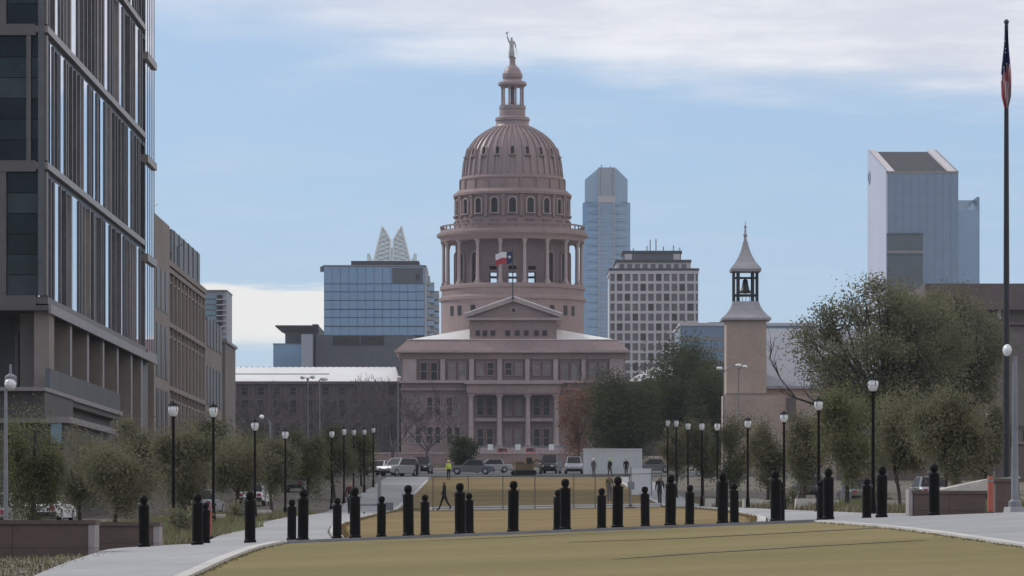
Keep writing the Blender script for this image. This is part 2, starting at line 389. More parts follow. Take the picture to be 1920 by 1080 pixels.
# paved strip the bollards stand on, and the two concrete paths, each laid in slabs with open joints
def slabs(root, m, y0, y1, step, fl, fr, ncol, dz, joint=.03):
    y = y0
    while y < y1-.4:
        ye = min(y+step, y1)
        for c in range(ncol):
            f0 = (lambda yy, c=c: fl(yy)+(fr(yy)-fl(yy))*c/ncol+joint/2); f1 = (lambda yy, c=c: fl(yy)+(fr(yy)-fl(yy))*(c+1)/ncol-joint/2)
            sheet('slab', m if random.random() < .6 else concrete2, y+joint/2, ye-joint/2, f0, f1, 2, dz, root, .12)
        y = ye
cross = structure(sheet('bollard_walk', path_dk, 85.5, 114.8, lambda y: -8.5, lambda y: 16., 24, .005))
slabs(cross, concrete, 85.6, 114.8, 9.76, lambda y: -8.3, lambda y: 16., 8, .05)
lp = structure(sheet('left_path', path_dk, 10, 85.4, ip([(0, -7.6), (64, -7.7), (85.4, -8.3)]), lambda y: Lnear(y)-.25, 6, .005))
slabs(lp, concrete, 10, 85.4, 7.54, ip([(0, -7.6), (64, -7.7), (85.4, -8.3)]), lambda y: Lnear(y)-.27, 1, .05)
lp2 = structure(sheet('left_path', path_dk, 115, 400, ip([(114, -8.6), (150, -9.6), (200, -11), (400, -12)]), lambda y: L2(y)-.05, 6, .005))
slabs(lp2, concrete, 115, 250, 10.4, ip([(114, -8.6), (150, -9.6), (200, -11), (400, -12)]), lambda y: L2(y)-.07, 1, .05)
slabs(lp2, concrete, 250, 400, 25, ip([(114, -8.6), (150, -9.6), (200, -11), (400, -12)]), lambda y: L2(y)-.07, 1, .05)
rp = structure(sheet('right_path', path_dk, 10, 85.4, lambda y: Rnear(y)+.25, lambda y: 16., 8, .005))
slabs(rp, concrete, 10, 85.4, 7.54, lambda y: Rnear(y)+.27, lambda y: 16., 2, .05)
rp2 = structure(sheet('right_path', path_dk, 115, 400, lambda y: R2(y)+.05, ip([(114, 13), (132, 12.2), (180, 11.4), (400, 12.6)]), 6, .005))
slabs(rp2, concrete, 115, 250, 10.4, lambda y: R2(y)+.07, ip([(114, 13), (132, 12.2), (180, 11.4), (400, 12.6)]), 1, .05)
slabs(rp2, concrete, 250, 400, 25, lambda y: R2(y)+.07, ip([(114, 13), (132, 12.2), (180, 11.4), (400, 12.6)]), 1, .05)
kerb('kerb', kerb_m, [(Lnear(y)-.12, y) for y in (10, 40, 64, 76, 80, 84.4)], .22, .09)
kerb('kerb', kerb_m, [(Rnear(y)+.12, y) for y in (10, 40, 56, 63, 68, 73, 78, 84.4)], .22, .07)
kerb('kerb', path_dk, [(x, 85.1) for x in (-4.6, -2, 0, 2, 4, 6.2)], .36, .085)
kerb('kerb', kerb_m, [(L2(y)+.12, y) for y in (115.2, 128, 144, 180, 240, 300, 380)], .26, .10)
kerb('kerb', kerb_m, [(R2(y)-.12, y) for y in (115.2, 128, 144, 170, 220, 256, 300, 380)], .26, .10)
kerb('kerb', white_kerb, [(-5.6, 256), (0, 256), (5, 256), (9.2, 256)], .7, .2)
structure(sheet('road', asphalt, 404, 464, lambda y: -90., lambda y: 90., 12, .04))
structure(sheet('road', asphalt, 524, 580, lambda y: -120., lambda y: 120., 12, .04))
for k in range(14):
    structure(sheet('lane_marking', white_pt, 433.2, 433.7, lambda y, k=k: -28.+4*k, lambda y, k=k: -26.+4*k, 1, .05))

# ------------------------------------------------------------------ the domed statehouse
DD = 920.; CX = PX(961, DD)*0+0.1; DY = DD
def rp_(px): return px*DD*S
def zd(py): return PZ(py, DD)
cap = thing('statehouse', (0, 885, 16.), 'pink granite statehouse with a tall ribbed dome and columned portico', 'statehouse')
def lathe_part(name, prof, m=granite, n=72, sharp=True, parent=cap):
    return MB().lathe([(rp_(r), zd(y)) for r, y in prof], CX, DY, n, 0, sharp).build(name, m, parent)
def radial(name, mesh_mb, mats, parent, r, z, ang):
    """a small mesh built at the origin facing -Y, set on a drum of radius r at angle ang (0 = towards the camera)"""
    key = id(mesh_mb)
    if key not in RAD:
        me = bpy.data.meshes.new(name); me.from_pydata(mesh_mb.v, [], mesh_mb.f)
        for m in mats: me.materials.append(m)
        me.polygons.foreach_set('material_index', mesh_mb.mi); me.polygons.foreach_set('use_smooth', mesh_mb.sm); RAD[key] = (me, mesh_mb)
    o = link(name, RAD[key][0], parent, Vector((CX+r*math.sin(ang), DY-r*math.cos(ang), z)))
    o.rotation_euler = (0, 0, ang); return o
RAD = {}
def arch_outline(w, h, n=6):
    pts = [(-w/2, 0), (w/2, 0)]; zc_ = h-w/2
    return pts+[(w/2*math.cos(t), zc_+w/2*math.sin(t)) for t in [math.pi*i/n for i in range(n+1)]]
def arch_window(w, h, fw, d):
    """surround ring (mi 0) and a pane (separate) for an arched window facing -Y"""
    o = arch_outline(w+2*fw, h+fw); i = arch_outline(w, h); b = MB(); n = len(o)
    vs_ = [(p[0], -d, p[1]-(fw*.0)) for p in o]+[(p[0], -d, p[1]) for p in i]+[(p[0], .3, p[1]) for p in o]+[(p[0], 0, p[1]) for p in i]
    fs = []
    for k in range(n):
        k2 = (k+1) % n
        fs += [(k, k2, n+k2, n+k), (2*n+k, 2*n+k2, k2, k), (n+k, n+k2, 3*n+k2, 3*n+k)]
    b.add(vs_, fs); b.box(-w/2-fw*1.3, w/2+fw*1.3, -d*1.6, .1, -fw*.8, 0)
    p = MB().add([(q[0], -.04, q[1]) for q in i], [tuple(range(len(i)))])
    return b, p
# lower drum, gallery floor, entablature, drums, dome, lantern
lathe_part('lower_drum', [(134, 660), (134, 567), (138, 566), (138, 561), (135, 559)])
lathe_part('gallery_base', [(135, 559), (133, 557), (133, 546), (136, 545), (136, 539), (134, 537.5), (0, 537.5)], granite)
# inner drum: piers with open bays front and back so the sky shows through
NB = 18
def ring_seg(b, r0, r1, z0, z1, a0, a1, n=4):
    for k in range(n):
        t0 = a0+(a1-a0)*k/n; t1 = a0+(a1-a0)*(k+1)/n
        P = [(CX+r*math.sin(t), DY-r*math.cos(t)) for r, t in ((r1, t0), (r1, t1), (r0, t1), (r0, t0))]
        b.add([(x, y, z0) for x, y in P]+[(x, y, z1) for x, y in P],
              [(3, 2, 1, 0), (4, 5, 6, 7), (0, 1, 5, 4), (2, 3, 7, 6), (1, 2, 6, 5), (3, 0, 4, 7)])
ro, ri = rp_(107), rp_(101)
inner = MB()
inner.lathe([(ro, zd(505)), (ro, zd(455))], CX, DY, 72); inner.lathe([(ri, zd(455)), (ri, zd(505)), (ro, zd(505))], CX, DY, 72)
open_b = {0, 1, 17, 8, 9, 10}
for k in range(NB):
    a = 2*math.pi*k/NB; hw = math.pi/NB
    o_w = .0
    if k in open_b:
        g = R(4.1)
        ring_seg(inner, ri, ro, zd(537), zd(505), a-hw, a-g); ring_seg(inner, ri, ro, zd(537), zd(505), a+g, a+hw)
        ring_seg(inner, ri, ro, zd(516), zd(512), a-g, a+g, 2)
    else: ring_seg(inner, ri, ro, zd(537), zd(505), a-hw, a+hw)
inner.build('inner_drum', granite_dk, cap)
aw, ap = arch_window(rp_(14), rp_(56), rp_(2.5), .35)
aw2, ap2 = arch_window(rp_(9), rp_(20), rp_(2), .25)
for k in range(NB):
    a = 2*math.pi*k/NB
    if math.cos(a) < -.05: continue
    if k in open_b:
        continue
    w = radial('window', aw, [granite], cap, ro, zd(534), a); q = radial('pane', ap, [win_dark], w, ro, zd(534), a); q.location = (0, 0, 0); q.rotation_euler = (0, 0, 0)
for k in range(NB):      # peristyle columns
    a = 2*math.pi*(k+.5)/NB
    b = MB(); rr = rp_(3.3)
    z0, z1 = zd(537.5), zd(455.5)
    b.box(-rr*1.35, rr*1.35, -rr*1.35, rr*1.35, 0, .5); b.lathe([(rr*1.25, .5), (rr*1.25, .8), (rr, 1.), (rr*.86, z1-z0-1.2), (rr*1.1, z1-z0-.9), (rr*1.35, z1-z0-.35)], 0, 0, 12)
    b.box(-rr*1.4, rr*1.4, -rr*1.4, rr*1.4, z1-z0-.35, z1-z0)
    if k == 0: colmb = b
    radial('column', colmb, [granite_lt], cap, rp_(129), z0, a)
lathe_part('entablature', [(104, 455.5), (135, 455.5), (135, 449), (138, 447), (142, 445), (142, 440), (136, 438), (135, 434), (104, 432)], granite)
bal = MB()
for k in range(54):
    a = 2*math.pi*k/54
    if math.cos(a) < -.2: continue
    bal.tube([(CX+rp_(134)*math.sin(a), DY-rp_(134)*math.cos(a), zd(434)), (CX+rp_(134)*math.sin(a), DY-rp_(134)*math.cos(a), zd(427.8))], .16, 5)
stuff(bal.build('baluster', granite, cap))
lathe_part('balustrade_rail', [(132, 428), (136, 428), (136, 425.5), (132, 425.5), (132, 428)])
lathe_part('upper_drum_base', [(108, 433), (108, 414), (106, 413), (105, 412)])
lathe_part('upper_drum', [(105, 412), (105, 373), (106, 372)], granite)
uw, up = arch_window(rp_(13), rp_(28), rp_(2.2), .45)
panel = MB().box(-rp_(9), rp_(9), -.22, .1, 0, rp_(6))
pil = MB().box(-rp_(2.6), rp_(2.6), -.45, .1, 0, rp_(39)); pil.box(-rp_(3.4), rp_(3.4), -.7, .1, rp_(37), rp_(40)); pil.box(-rp_(3.4), rp_(3.4), -.7, .1, 0, rp_(3))
for k in range(20):
    a = 2*math.pi*k/20
    if math.cos(a) > -.1:
        w = radial('window', uw, [granite_lt], cap, rp_(105), zd(406), a); q = radial('pane', up, [win_dark], w, rp_(105), 0, a); q.location = (0, 0, 0); q.rotation_euler = (0, 0, 0)
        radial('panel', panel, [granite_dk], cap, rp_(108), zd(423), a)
    a += math.pi/20
    if math.cos(a) > -.1: radial('pilaster', pil, [granite], cap, rp_(105), zd(412.5), a)
lathe_part('upper_cornice', [(105, 373), (108, 372), (111, 370.5), (111, 366), (107, 364), (104, 360), (98, 359.5)], granite)
lathe_part('attic_ring', [(99, 361), (97.5, 341), (99, 340), (99, 337), (96, 336), (95, 333), (93, 332.5)], granite)
attp = MB().box(-rp_(1.2), rp_(1.2), -.3, .3, 0, rp_(20))
for k in range(20):
    a = 2*math.pi*(k+.5)/20
    if math.cos(a) > -.1: radial('pilaster', attp, [granite], cap, rp_(98.2), zd(360), a)
dprof = [(93, 333), (91.8, 323), (91, 314), (89.8, 306), (87.5, 296), (84.5, 287), (80.5, 279), (75, 270.5), (69, 263), (62, 256.5), (54, 250.5), (46, 245.5), (38, 241), (34, 239)]
dome = lathe_part('dome', dprof, dome_m, 80, False)
rib = MB()
pr = [(rp_(r), zd(y)) for r, y in dprof]
vs_ = []; hw = .22
for (r, z) in pr:
    for (dr, w) in ((-.15, hw), (.34, hw*.8), (.34, -hw*.8), (-.15, -hw)): vs_.append((w, -(r+dr), z-zd(333)+(dr*.3)))
rib.add(vs_, [(4*i+k, 4*i+4+k, 4*i+5+k, 4*i+1+k) for i in range(len(pr)-1) for k in range(3)], 0, False)
dwo, dwp = arch_window(rp_(6.5), rp_(16), rp_(2.2), .6)
for k in range(40):
    a = 2*math.pi*(k+.5)/40
    if math.cos(a) > -.35: radial('rib', rib, [dome_m], cap, 0., zd(333), a)
for k in range(20):
    a = 2*math.pi*k/20
    if math.cos(a) > .2:
        w = radial('dormer_window', dwo, [dome_m], cap, rp_(87.6), zd(298.5), a); w.rotation_euler = (R(-14), 0, a)
        q = radial('pane', dwp, [win_dark], w, 0, 0, 0); q.location = (0, -.12, 0); q.rotation_euler = (0, 0, 0)
lathe_part('lantern_base', [(34, 240), (31, 234), (30.5, 228), (32.5, 227), (32.5, 222), (30, 220), (24.5, 219), (24, 206), (25, 205), (25, 199), (22, 198), (0, 198)], dome_m, 32)
lc = MB().lathe([(rp_(2.4), 0), (rp_(2.4), .5), (rp_(1.9), .6), (rp_(1.7), zd(163)-zd(198)-.5), (rp_(2.6), zd(163)-zd(198))], 0, 0, 10)
for k in range(10): radial('lantern_column', lc, [granite_lt], cap, rp_(19.5), zd(198), 2*math.pi*(k+.5)/10)
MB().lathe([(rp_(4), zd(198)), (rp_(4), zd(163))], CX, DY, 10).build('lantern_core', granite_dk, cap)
lathe_part('lantern_cap', [(0, 163), (22, 163), (27, 160), (27, 156), (24, 153), (18, 152), (17, 148), (19, 146), (19, 139), (17.5, 138), (15.5, 133), (12.5, 128), (9, 124.5), (6.5, 122), (5.5, 118), (5.5, 110), (7, 109), (7, 107.5), (0, 107.5)], dome_m, 32)
# main block
FY = 880.
def fx(px): return PX(px, FY)
def fz(py): return PZ(py, FY)
def fbox(name, m, x0, x1, ytop, ybot, y0=0., y1=8., parent=cap): return bx(name, m, parent, fx(x0), fx(x1), FY+y0, FY+y1, fz(ybot), fz(ytop))
fbox('main_block', granite, 751, 1172, 672, 900, 4, 62)
fbox('frieze', granite, 748, 1175, 660, 672, 3.6, 62.5)
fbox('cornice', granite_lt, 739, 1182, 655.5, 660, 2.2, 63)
MB().frustum((fx(741), fx(1180), FY+2.5, FY+62.8), (fx(764), fx(1157), FY+5, FY+60), fz(655.5), fz(635)).build('attic_slope', granite, cap)
MB().frustum((fx(764), fx(1157), FY+5.1, FY+59.9), (fx(880), fx(1042), FY+22, FY+44), fz(634.9), fz(607)).build('roof', metal_roof, cap)
fbox('roof_kerb', metal_roof, 762, 1159, 634, 635, 4.8, 60.2)
# attic pavilion with pediment
fbox('attic_block', granite, 880, 1044, 598, 636, 5.5, 30)
fbox('pediment_cornice', granite_lt, 873, 1053, 593.5, 598, 4.6, 31)
pd = MB().prism([(fx(877), fz(593.5)), (fx(1049), fz(593.5)), (fx(963), fz(561))], 'y', FY+5.6, FY+30); pd.build('pediment', granite, cap)
for sg in (-1, 1):
    rk = MB(); x0, z0, x1, z1 = fx(963+sg*92), fz(591), fx(963), fz(557)
    rk.prism([(x0, z0-.35), (x0, z0+.55), (x1, z1+.35), (x1, z1-.6)], 'y', FY+4.7, FY+30.5)
    rk.build('raking_cornice', granite_lt, cap)
    rd = MB(); rd.prism([(x0, z0+.55), (x0, z0+.75), (x1, z1+.6), (x1, z1+.36)], 'y', FY+5., FY+30.4); rd.build('pediment_roof', metal_roof, cap)
oc = MB().tube([(fx(963), FY+5.7, fz(579)), (fx(963), FY+5.35, fz(579))], .62, 16); o = oc.build('oculus', granite_lt, cap)
MB().tube([(fx(963), FY+5.5, fz(579)), (fx(963), FY+5.32, fz(579))], .42, 16).build('pane', win_dark, o)
def window(parent, x0, x1, z0, z1, yf, fm, pm, fw=.18, d=.22, mull=0, sill=True):
    """framed window on a wall whose face is at y = yf, looking towards -Y; the pane is a sub-part"""
    b = MB(); b.box(x0-fw, x0, yf-d, yf+.1, z0-fw, z1+fw); b.box(x1, x1+fw, yf-d, yf+.1, z0-fw, z1+fw)
    b.box(x0, x1, yf-d, yf+.1, z1, z1+fw); b.box(x0, x1, yf-d, yf+.1, z0-fw, z0)
    if mull: b.box(x0, x1, yf-d*.6, yf+.1, (z0+z1)/2-.07, (z0+z1)/2+.07)
    o = b.build('window', fm, parent)
    bx('pane', pm, o, x0, x1, yf-.05, yf+.06, z0, z1)
    return o
for x0, x1 in ((892, 899), (905, 913), (920, 928), (948, 956), (966, 974), (983, 991), (1002, 1010), (1018, 1026)):
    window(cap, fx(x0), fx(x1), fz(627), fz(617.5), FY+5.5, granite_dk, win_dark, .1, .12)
for a in (-57, -47, 47, 57, 33, -33):
    wmb = MB().box(-.55, .55, -.12, .1, 0, 2.1)
    radial('window', wmb, [win_dark], cap, rp_(134), zd(596), R(a))
# third floor bays
bays = [(782, 825), (834, 879), (888.5, 931), (942, 984), (993.5, 1038), (1047, 1089.5), (1101, 1143)]
pils = [(754, 780), (825, 834), (879.5, 888), (932.5, 941), (985, 993), (1038, 1046.5), (1091, 1098), (1144, 1170)]
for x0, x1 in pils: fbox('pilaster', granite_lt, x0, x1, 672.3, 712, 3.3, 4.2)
for i, (x0, x1) in enumerate(bays):
    ins = x0 > 880 and x1 < 1045
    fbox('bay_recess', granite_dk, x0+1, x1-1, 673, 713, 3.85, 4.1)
    c = (x0+x1)/2; yb = 702 if ins else 711
    for (a, b_) in ((c-15.5, c-4), (c+4, c+15.5)):
        w = window(cap, fx(a), fx(b_), fz(yb), fz(679), FY+3.85, granite, blind if random.random() < .6 else win_dark, .15, .3, 1)
fbox('belt_course', granite_lt, 747, 1176, 712, 717, 2.8, 4.2)
fbox('belt_course', granite, 749, 1174, 727, 731, 3.0, 4.3)
for x0, x1 in ((763, 790), (799, 826), (836, 863), (1064, 1091), (1101, 1128), (1138, 1165)):
    for (t, bt) in ((744, 778), (800, 830)):
        c = (x0+x1)/2
        for (a, b_) in ((c-12, c-2.5), (c+2.5, c+12)): window(cap, fx(a), fx(b_), fz(bt), fz(t), FY+4, granite_lt, blind if random.random() < .5 else win_dark, .14, .25, 1)
# portico
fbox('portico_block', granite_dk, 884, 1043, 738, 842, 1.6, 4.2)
fbox('portico_entablature', granite, 875, 1051, 721, 738, -3.4, 4.3)
fbox('portico_cornice', granite_lt, 871, 1055, 716.5, 721, -4., 4.4)
fbox('portico_architrave', granite_lt, 879, 1047, 737.6, 740.5, -3.0, 3)
for k in range(4):
    xc = fx(883.5+k*53.1)
    b = MB(); z0, z1 = fz(840), fz(740.5); r = .5
    b.box(xc-.72, xc+.72, FY-2.9, FY-1.46, z0, z0+.5); b.lathe([(.66, z0+.5), (.66, z0+.8), (.54, z0+1.0), (.46, z1-.9), (.6, z1-.6), (.68, z1-.35)], xc, FY-2.18, 20)
    b.box(xc-.74, xc+.74, FY-2.92, FY-1.44, z1-.35, z1)
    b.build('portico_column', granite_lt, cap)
for k in range(3):
    c = 910+k*53.1
    for (t, bt) in ((747, 778), (804, 836)):
        for (a, b_) in ((c-15, c-4), (c+3, c+14)): window(cap, fx(a), fx(b_), fz(bt), fz(t), FY+1.6, granite, blind if (k+bt) % 2 else win_dark, .16, .25, 1)
    fbox('balcony', granite_lt, 887+k*53.1+3, 887+k*53.1+44, 784, 790, .2, 1.7)
fbox('portico_plinth', granite_lt, 870, 1056, 840, 850, -4.2, 4.)
for k in range(6): fbox('step', granite_lt, 878-k*3, 1048+k*3, 850+k*2.5, 852.5+k*2.5+8, -5.2-k*.9, -4.1-k*.9)
# side wings
for sg, (xa, xb) in ((-1, (250, 744)), (1, (1179, 1640))):
    y0, y1 = 14., 50.
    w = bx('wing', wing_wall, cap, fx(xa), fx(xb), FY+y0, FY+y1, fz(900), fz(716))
    bx('wing_cornice', wing_wall, w, fx(xa)-.5, fx(xb)+.3, FY+y0-.8, FY+y1+.8, fz(716), fz(710.5))
    rf = MB().frustum((fx(xa)-.3, fx(xb)+.2, FY+y0-.5, FY+y1+.5), (fx(xa)+6, fx(xb)-1, FY+y0+14, FY+y1-14), fz(710.4), fz(678)); rf.build('wing_roof', metal_roof, w)
    n = 16
    for k in range(n):
        c = xa+(xb-xa)*(k+.5)/n
        for (t, bt) in ((722, 736), (746, 776), (790, 822)):
            window(cap, fx(c-6), fx(c+6), fz(bt), fz(t), FY+y0, wing_wall, win_dark, .25, .3, 1)
        bx('pilaster', wing_wall, cap, fx(c+(xb-xa)/n/2-2), fx(c+(xb-xa)/n/2+2), FY+y0-.35, FY+y0+.1, fz(900), fz(716.2))
    seam = MB()
    for k in range(44):
        x = fx(xa+(xb-xa)*(k+.5)/44)
        ft = min(1, max(0, (k+.5)/44))
        seam.box(x-.06, x+.06, FY+y0+13.4, FY+y0+13.9, fz(682), fz(677))
    stuff(seam.build('roof_cresting', roof_dk, w))
wl = bx('roof_walkway', roof_dk, cap, fx(250), fx(612), FY+13.0, FY+13.4, fz(697.5), fz(696))
# statue on the lantern
def skin_mesh(verts, edges, radii, mats, classify=None, sub=1):
    me = bpy.data.meshes.new('tmp'); me.from_pydata(verts, edges, []); o = bpy.data.objects.new('tmp', me); COL.objects.link(o)
    o.modifiers.new('Skin', 'SKIN')
    for i, r in enumerate(radii): me.skin_vertices[0].data[i].radius = (r if isinstance(r, tuple) else (r, r))
    me.skin_vertices[0].data[0].use_root = True
    sb = o.modifiers.new('Sub', 'SUBSURF'); sb.levels = sub; sb.render_levels = sub
    bpy.context.view_layer.update()
    dg = bpy.context.evaluated_depsgraph_get(); nm = bpy.data.meshes.new_from_object(o.evaluated_get(dg))
    bpy.data.objects.remove(o); bpy.data.meshes.remove(me)
    V = [v.co.copy() for v in nm.vertices]; F = [tuple(p.vertices) for p in nm.polygons]; bpy.data.meshes.remove(nm)
    return V, F
sz0 = zd(107.5); H = 5.0
sv = [(0, 0, .9), (0, 0, .1), (0, 0, 2.4), (0, 0, 3.3), (0, 0, 3.9), (0, 0, 4.25), (0, 0, 4.6), (0, 0, 4.95),
      (-.55, 0, 3.85), (-.85, -.05, 4.7), (-.95, -.05, 5.5), (.55, 0, 3.8), (.85, -.1, 2.9), (.95, -.25, 2.2)]
se = [(0, 1), (0, 2), (2, 3), (3, 4), (4, 5), (5, 6), (6, 7), (4, 8), (8, 9), (9, 10), (4, 11), (11, 12), (12, 13)]
V, F = skin_mesh(sv, se, [.72, .8, .5, .5, .42, .18, .32, .2, .22, .17, .12, .22, .17, .12], None)
b = MB().add([(CX+v.x-.2, DY+v.y, sz0+v.z*.9) for v in V], F, 0, True)
def star_pts(c, r): return [(c[0]+(r if k % 2 == 0 else r*.42)*math.sin(math.pi*k/5), c[1]+(r if k % 2 == 0 else r*.42)*math.cos(math.pi*k/5)) for k in range(10)]
st = thing('rooftop_statue', (CX-.2, DY, sz0), 'pale robed statue holding a star aloft on top of the dome lantern', 'statue')
b.build('figure', statue_m, st)
MB().prism(star_pts((CX-1.2, sz0+5.35), .45), 'y', DY-.15, DY+.05).build('star', statue_m, st)
MB().tube([(CX+.75, DY-.25, sz0+2.5), (CX+.95, DY-.6, sz0+.4)], [.07, .03], 6).build('sword', statue_m, st)
# state flag over the pediment
fpY = FY+4.4
fp = thing('rooftop_flagpole', (fx(961.5), fpY, fz(558)), 'thin dark flagpole standing at the pediment peak below the dome', 'flagpole')
MB().tube([(fx(961.5), fpY, fz(560)), (fx(961.5), fpY, fz(464))], [.16, .07], 8).build('pole', iron_dk, fp)
MB().sphere((fx(961.5), fpY, fz(463)), .18, 8, 6).build('ball', brass, fp)
nU, nV = 18, 10; b = MB(); vs_ = []
for i in range(nU+1):
    for j in range(nV+1):
        u, v = i/nU, j/nV
        vs_.append((fx(960.5-33*u+1.5*u*u), fpY+.35*math.sin(u*9)*u, fz(468+22*v+5*u+1.2*math.sin(u*8))))
fs = []; mi = []
for i in range(nU):
    for j in range(nV):
        a = i*(nV+1)+j; b.add([vs_[a], vs_[a+nV+1], vs_[a+nV+2], vs_[a+1]], [(0, 1, 2, 3)], 0 if i < nU/3 else (1 if j < nV/2 else 2), True)
fl = thing('state_flag', (fx(960.5), fpY, fz(480)), 'small blue white and red lone star flag flying before the dome', 'flag')
b.build('cloth', [flag_blue, flag_white, flag_red], fl)
MB().prism([(p[0], p[1]) for p in star_pts((fx(955.2), fz(479.5)), .42)], 'y', fpY-.62, fpY+.3).build('star', flag_white, fl)

# ------------------------------------------------------------------ skyline beyond the dome
def tower(name, label, x0, x1, D, ybase=720): return thing(name, (PX((x0+x1)/2, D), D, 16), label, 'building')
# glass office block left of the dome
D = 1400.; t = tower('glass_office_block', 'blue glass office block with dark floor lines left of the dome', 606, 797, D)
X0, X1 = PX(607, D), PX(796, D)
bx('core', grey_mass, t, X0+.3, X1-.3, D+.5, D+34, 16, PZ(499, D))
rows = [(500, 531.5), (533, 546.5), (548, 562.5), (564, 579), (581, 594.5), (596, 611), (613, 628)]
for r_i, (yt, yb) in enumerate(rows):
    bx('slab_edge', band_dk, t, X0, X1, D-.05, D+.4, PZ(yb+1.5, D), PZ(yb, D))
    n = 12
    for k in range(n):
        m = blue_glass
        bx('pane', m, t, X0+(X1-X0)*k/n+.06, X0+(X1-X0)*(k+1)/n-.06, D, D+.3, PZ(yb, D), PZ(yt, D))
bx('parapet', edge_metal, t, X0-.3, X1+.4, D-.4, D+34, PZ(499.5, D), PZ(497, D))
bx('corner_post', conc_tower, t, X1, X1+.7, D-.2, D+34, 16, PZ(498, D))
bx('penthouse', roof_dk, t, PX(657, D), PX(785, D), D+6, D+28, PZ(498, D), PZ(487, D))
bx('roof_box', grey_mass, t, PX(735, D), PX(793, D), D-.1, D+.2, PZ(531, D), PZ(502, D)); bx('vent', roof_dk, t, PX(780, D), PX(787, D), D-.3, D+.1, PZ(524, D), PZ(513, D))
bx('roof_crane', grey_pan, t, PX(600, D), PX(607, D), D+1, D+3, PZ(509, D), PZ(499, D))
for k, (xa, xb, yt) in enumerate(((797.5, 806, 514), (806, 814, 524), (814, 823, 538))):
    for j in range(9):
        yy = yt+8+j*11
        bx('balcony_bay', blue_glass2 if (j+k) % 2 else conc_tower, t, PX(xa, D+8+k*6), PX(xb, D+8+k*6), D+8+k*6+(j % 2)*1.2, D+16+k*6, PZ(yy+9, D), PZ(yy, D))
    bx('side_core', conc_tower, t, PX(xa, D+8+k*6), PX(xb, D+8+k*6)-.1, D+10+k*6, D+20+k*6, 16, PZ(yt, D))
# crown of twin glass fins behind it
D = 2300.; t = tower('crowned_tower', 'distant tower topped by two pointed white lattice fins', 690, 780, D)
bx('shaft', blue_glass2, t, PX(691, D), PX(779, D), D, D+26, 16, PZ(490, D))
for sg in (-1, 1):
    def qx(px): return PX(734.5+sg*(734.5-px), D)
    poly = [(701, 490), (703, 478), (716.5, 424), (722, 432), (731, 449), (732.5, 490)]
    MB().prism([(qx(a), PZ(y, D)) for a, y in poly][::(1 if sg < 0 else -1)], 'y', D+2.5, D+11).build('fin', fin_glass, t)
    fr = MB()
    for (a, y), (c, w) in zip(poly, poly[1:]+poly[:1]): fr.tube([(qx(a), D+1.6, PZ(y, D)), (qx(c), D+1.6, PZ(w, D))], .62, 5)
    fr.build('fin_frame', crown_white, t)
    for k in range(6):
        y = 440+k*8.5; xl = 703+(490-y)*.0+max(0, (478-y)*.235); xr = 731 if y > 449 else 722+(y-432)*.53
        MB().tube([(qx(xl), D+1.7, PZ(y+5, D)), (qx(xr), D+1.7, PZ(y-3, D))], .42, 5).build('lattice_bar', crown_white, t)
        MB().tube([(qx(xl+2), D+1.75, PZ(y-3, D)), (qx(xr-1), D+1.75, PZ(y+8, D))], .3, 5).build('lattice_bar', crown_white, t)
    MB().prism([(qx(688), PZ(490, D)), (qx(688), PZ(476, D)), (qx(693), PZ(474, D)), (qx(695), PZ(482, D)), (qx(700), PZ(490, D))][::(1 if sg < 0 else -1)], 'y', D+2, D+10).build('shoulder', fin_glass, t)
bx('crown_core', fin_glass, t, PX(730, D), PX(739, D), D+3, D+10, PZ(490, D), PZ(464, D))
# flared-roof grey hall
D = 1240.; t = tower('flared_roof_hall', 'grey hall with flared flat roof below the glass office block', 512, 770, D)
bx('main_wall', grey_mass, t, PX(592, D), PX(775, D), D, D+40, 16, PZ(628, D))
bx('glass_strip', win_dark, t, PX(624, D), PX(674, D), D-.2, D+.2, PZ(647, D), PZ(630.5, D)); bx('glass_strip', win_dark, t, PX(677, D), PX(720, D), D-.2, D+.2, PZ(647, D), PZ(630.5, D))
bx('upper_wall', grey_mass, t, PX(534, D), PX(597, D), D+2, D+36, PZ(700, D), PZ(622, D))
MB().frustum((PX(534, D), PX(597.4, D), D+1.9, D+36), (PX(518, D), PX(597.5, D), D-3, D+36), PZ(622, D), PZ(613, D)).build('flared_soffit', grey_mass, t)
bx('roof_edge', roof_dk, t, PX(517, D), PX(597.8, D), D-3.2, D+36, PZ(613, D), PZ(610.8, D)); bx('roof_unit', roof_dk, t, PX(585, D), PX(596, D), D+1, D+9, PZ(611, D), PZ(607.5, D))
bx('glass_wing', blue_glass, t, PX(513, D), PX(567, D), D-2, D+30, 16, PZ(646, D)); bx('wing_cap', grey_pan, t, PX(512, D), PX(567, D), D-2.3, D+30, PZ(646, D), PZ(644.5, D))
bx('stair_tower', conc_tower, t, PX(566, D), PX(587, D), D-4, D+8, 16, PZ(628, D))
# far balcony tower beyond the tan building
D = 1040.; t = tower('balcony_tower', 'pale blue tower with stacked balconies behind the tan stone building', 393, 425, D)
bx('shaft', conc_tower, t, PX(360, D), PX(425, D), D+.4, D+20, 16, PZ(546, D))
bx('roof_slab', edge_metal, t, PX(358, D), PX(426, D), D-.3, D+20.3, PZ(546, D), PZ(543.5, D))
for k in range(9):
    y = 553+k*10.2
    bx('window_band', teal_glass, t, PX(362, D), PX(405, D), D, D+.5, PZ(y+7, D), PZ(y, D)); bx('balcony', win_dark, t, PX(408, D), PX(417, D), D-.1, D+.5, PZ(y+7.5, D), PZ(y, D)); bx('balcony_slab', white_pre, t, PX(406, D), PX(424, D), D-1., D+.5, PZ(y+9.3, D), PZ(y+7.8, D))
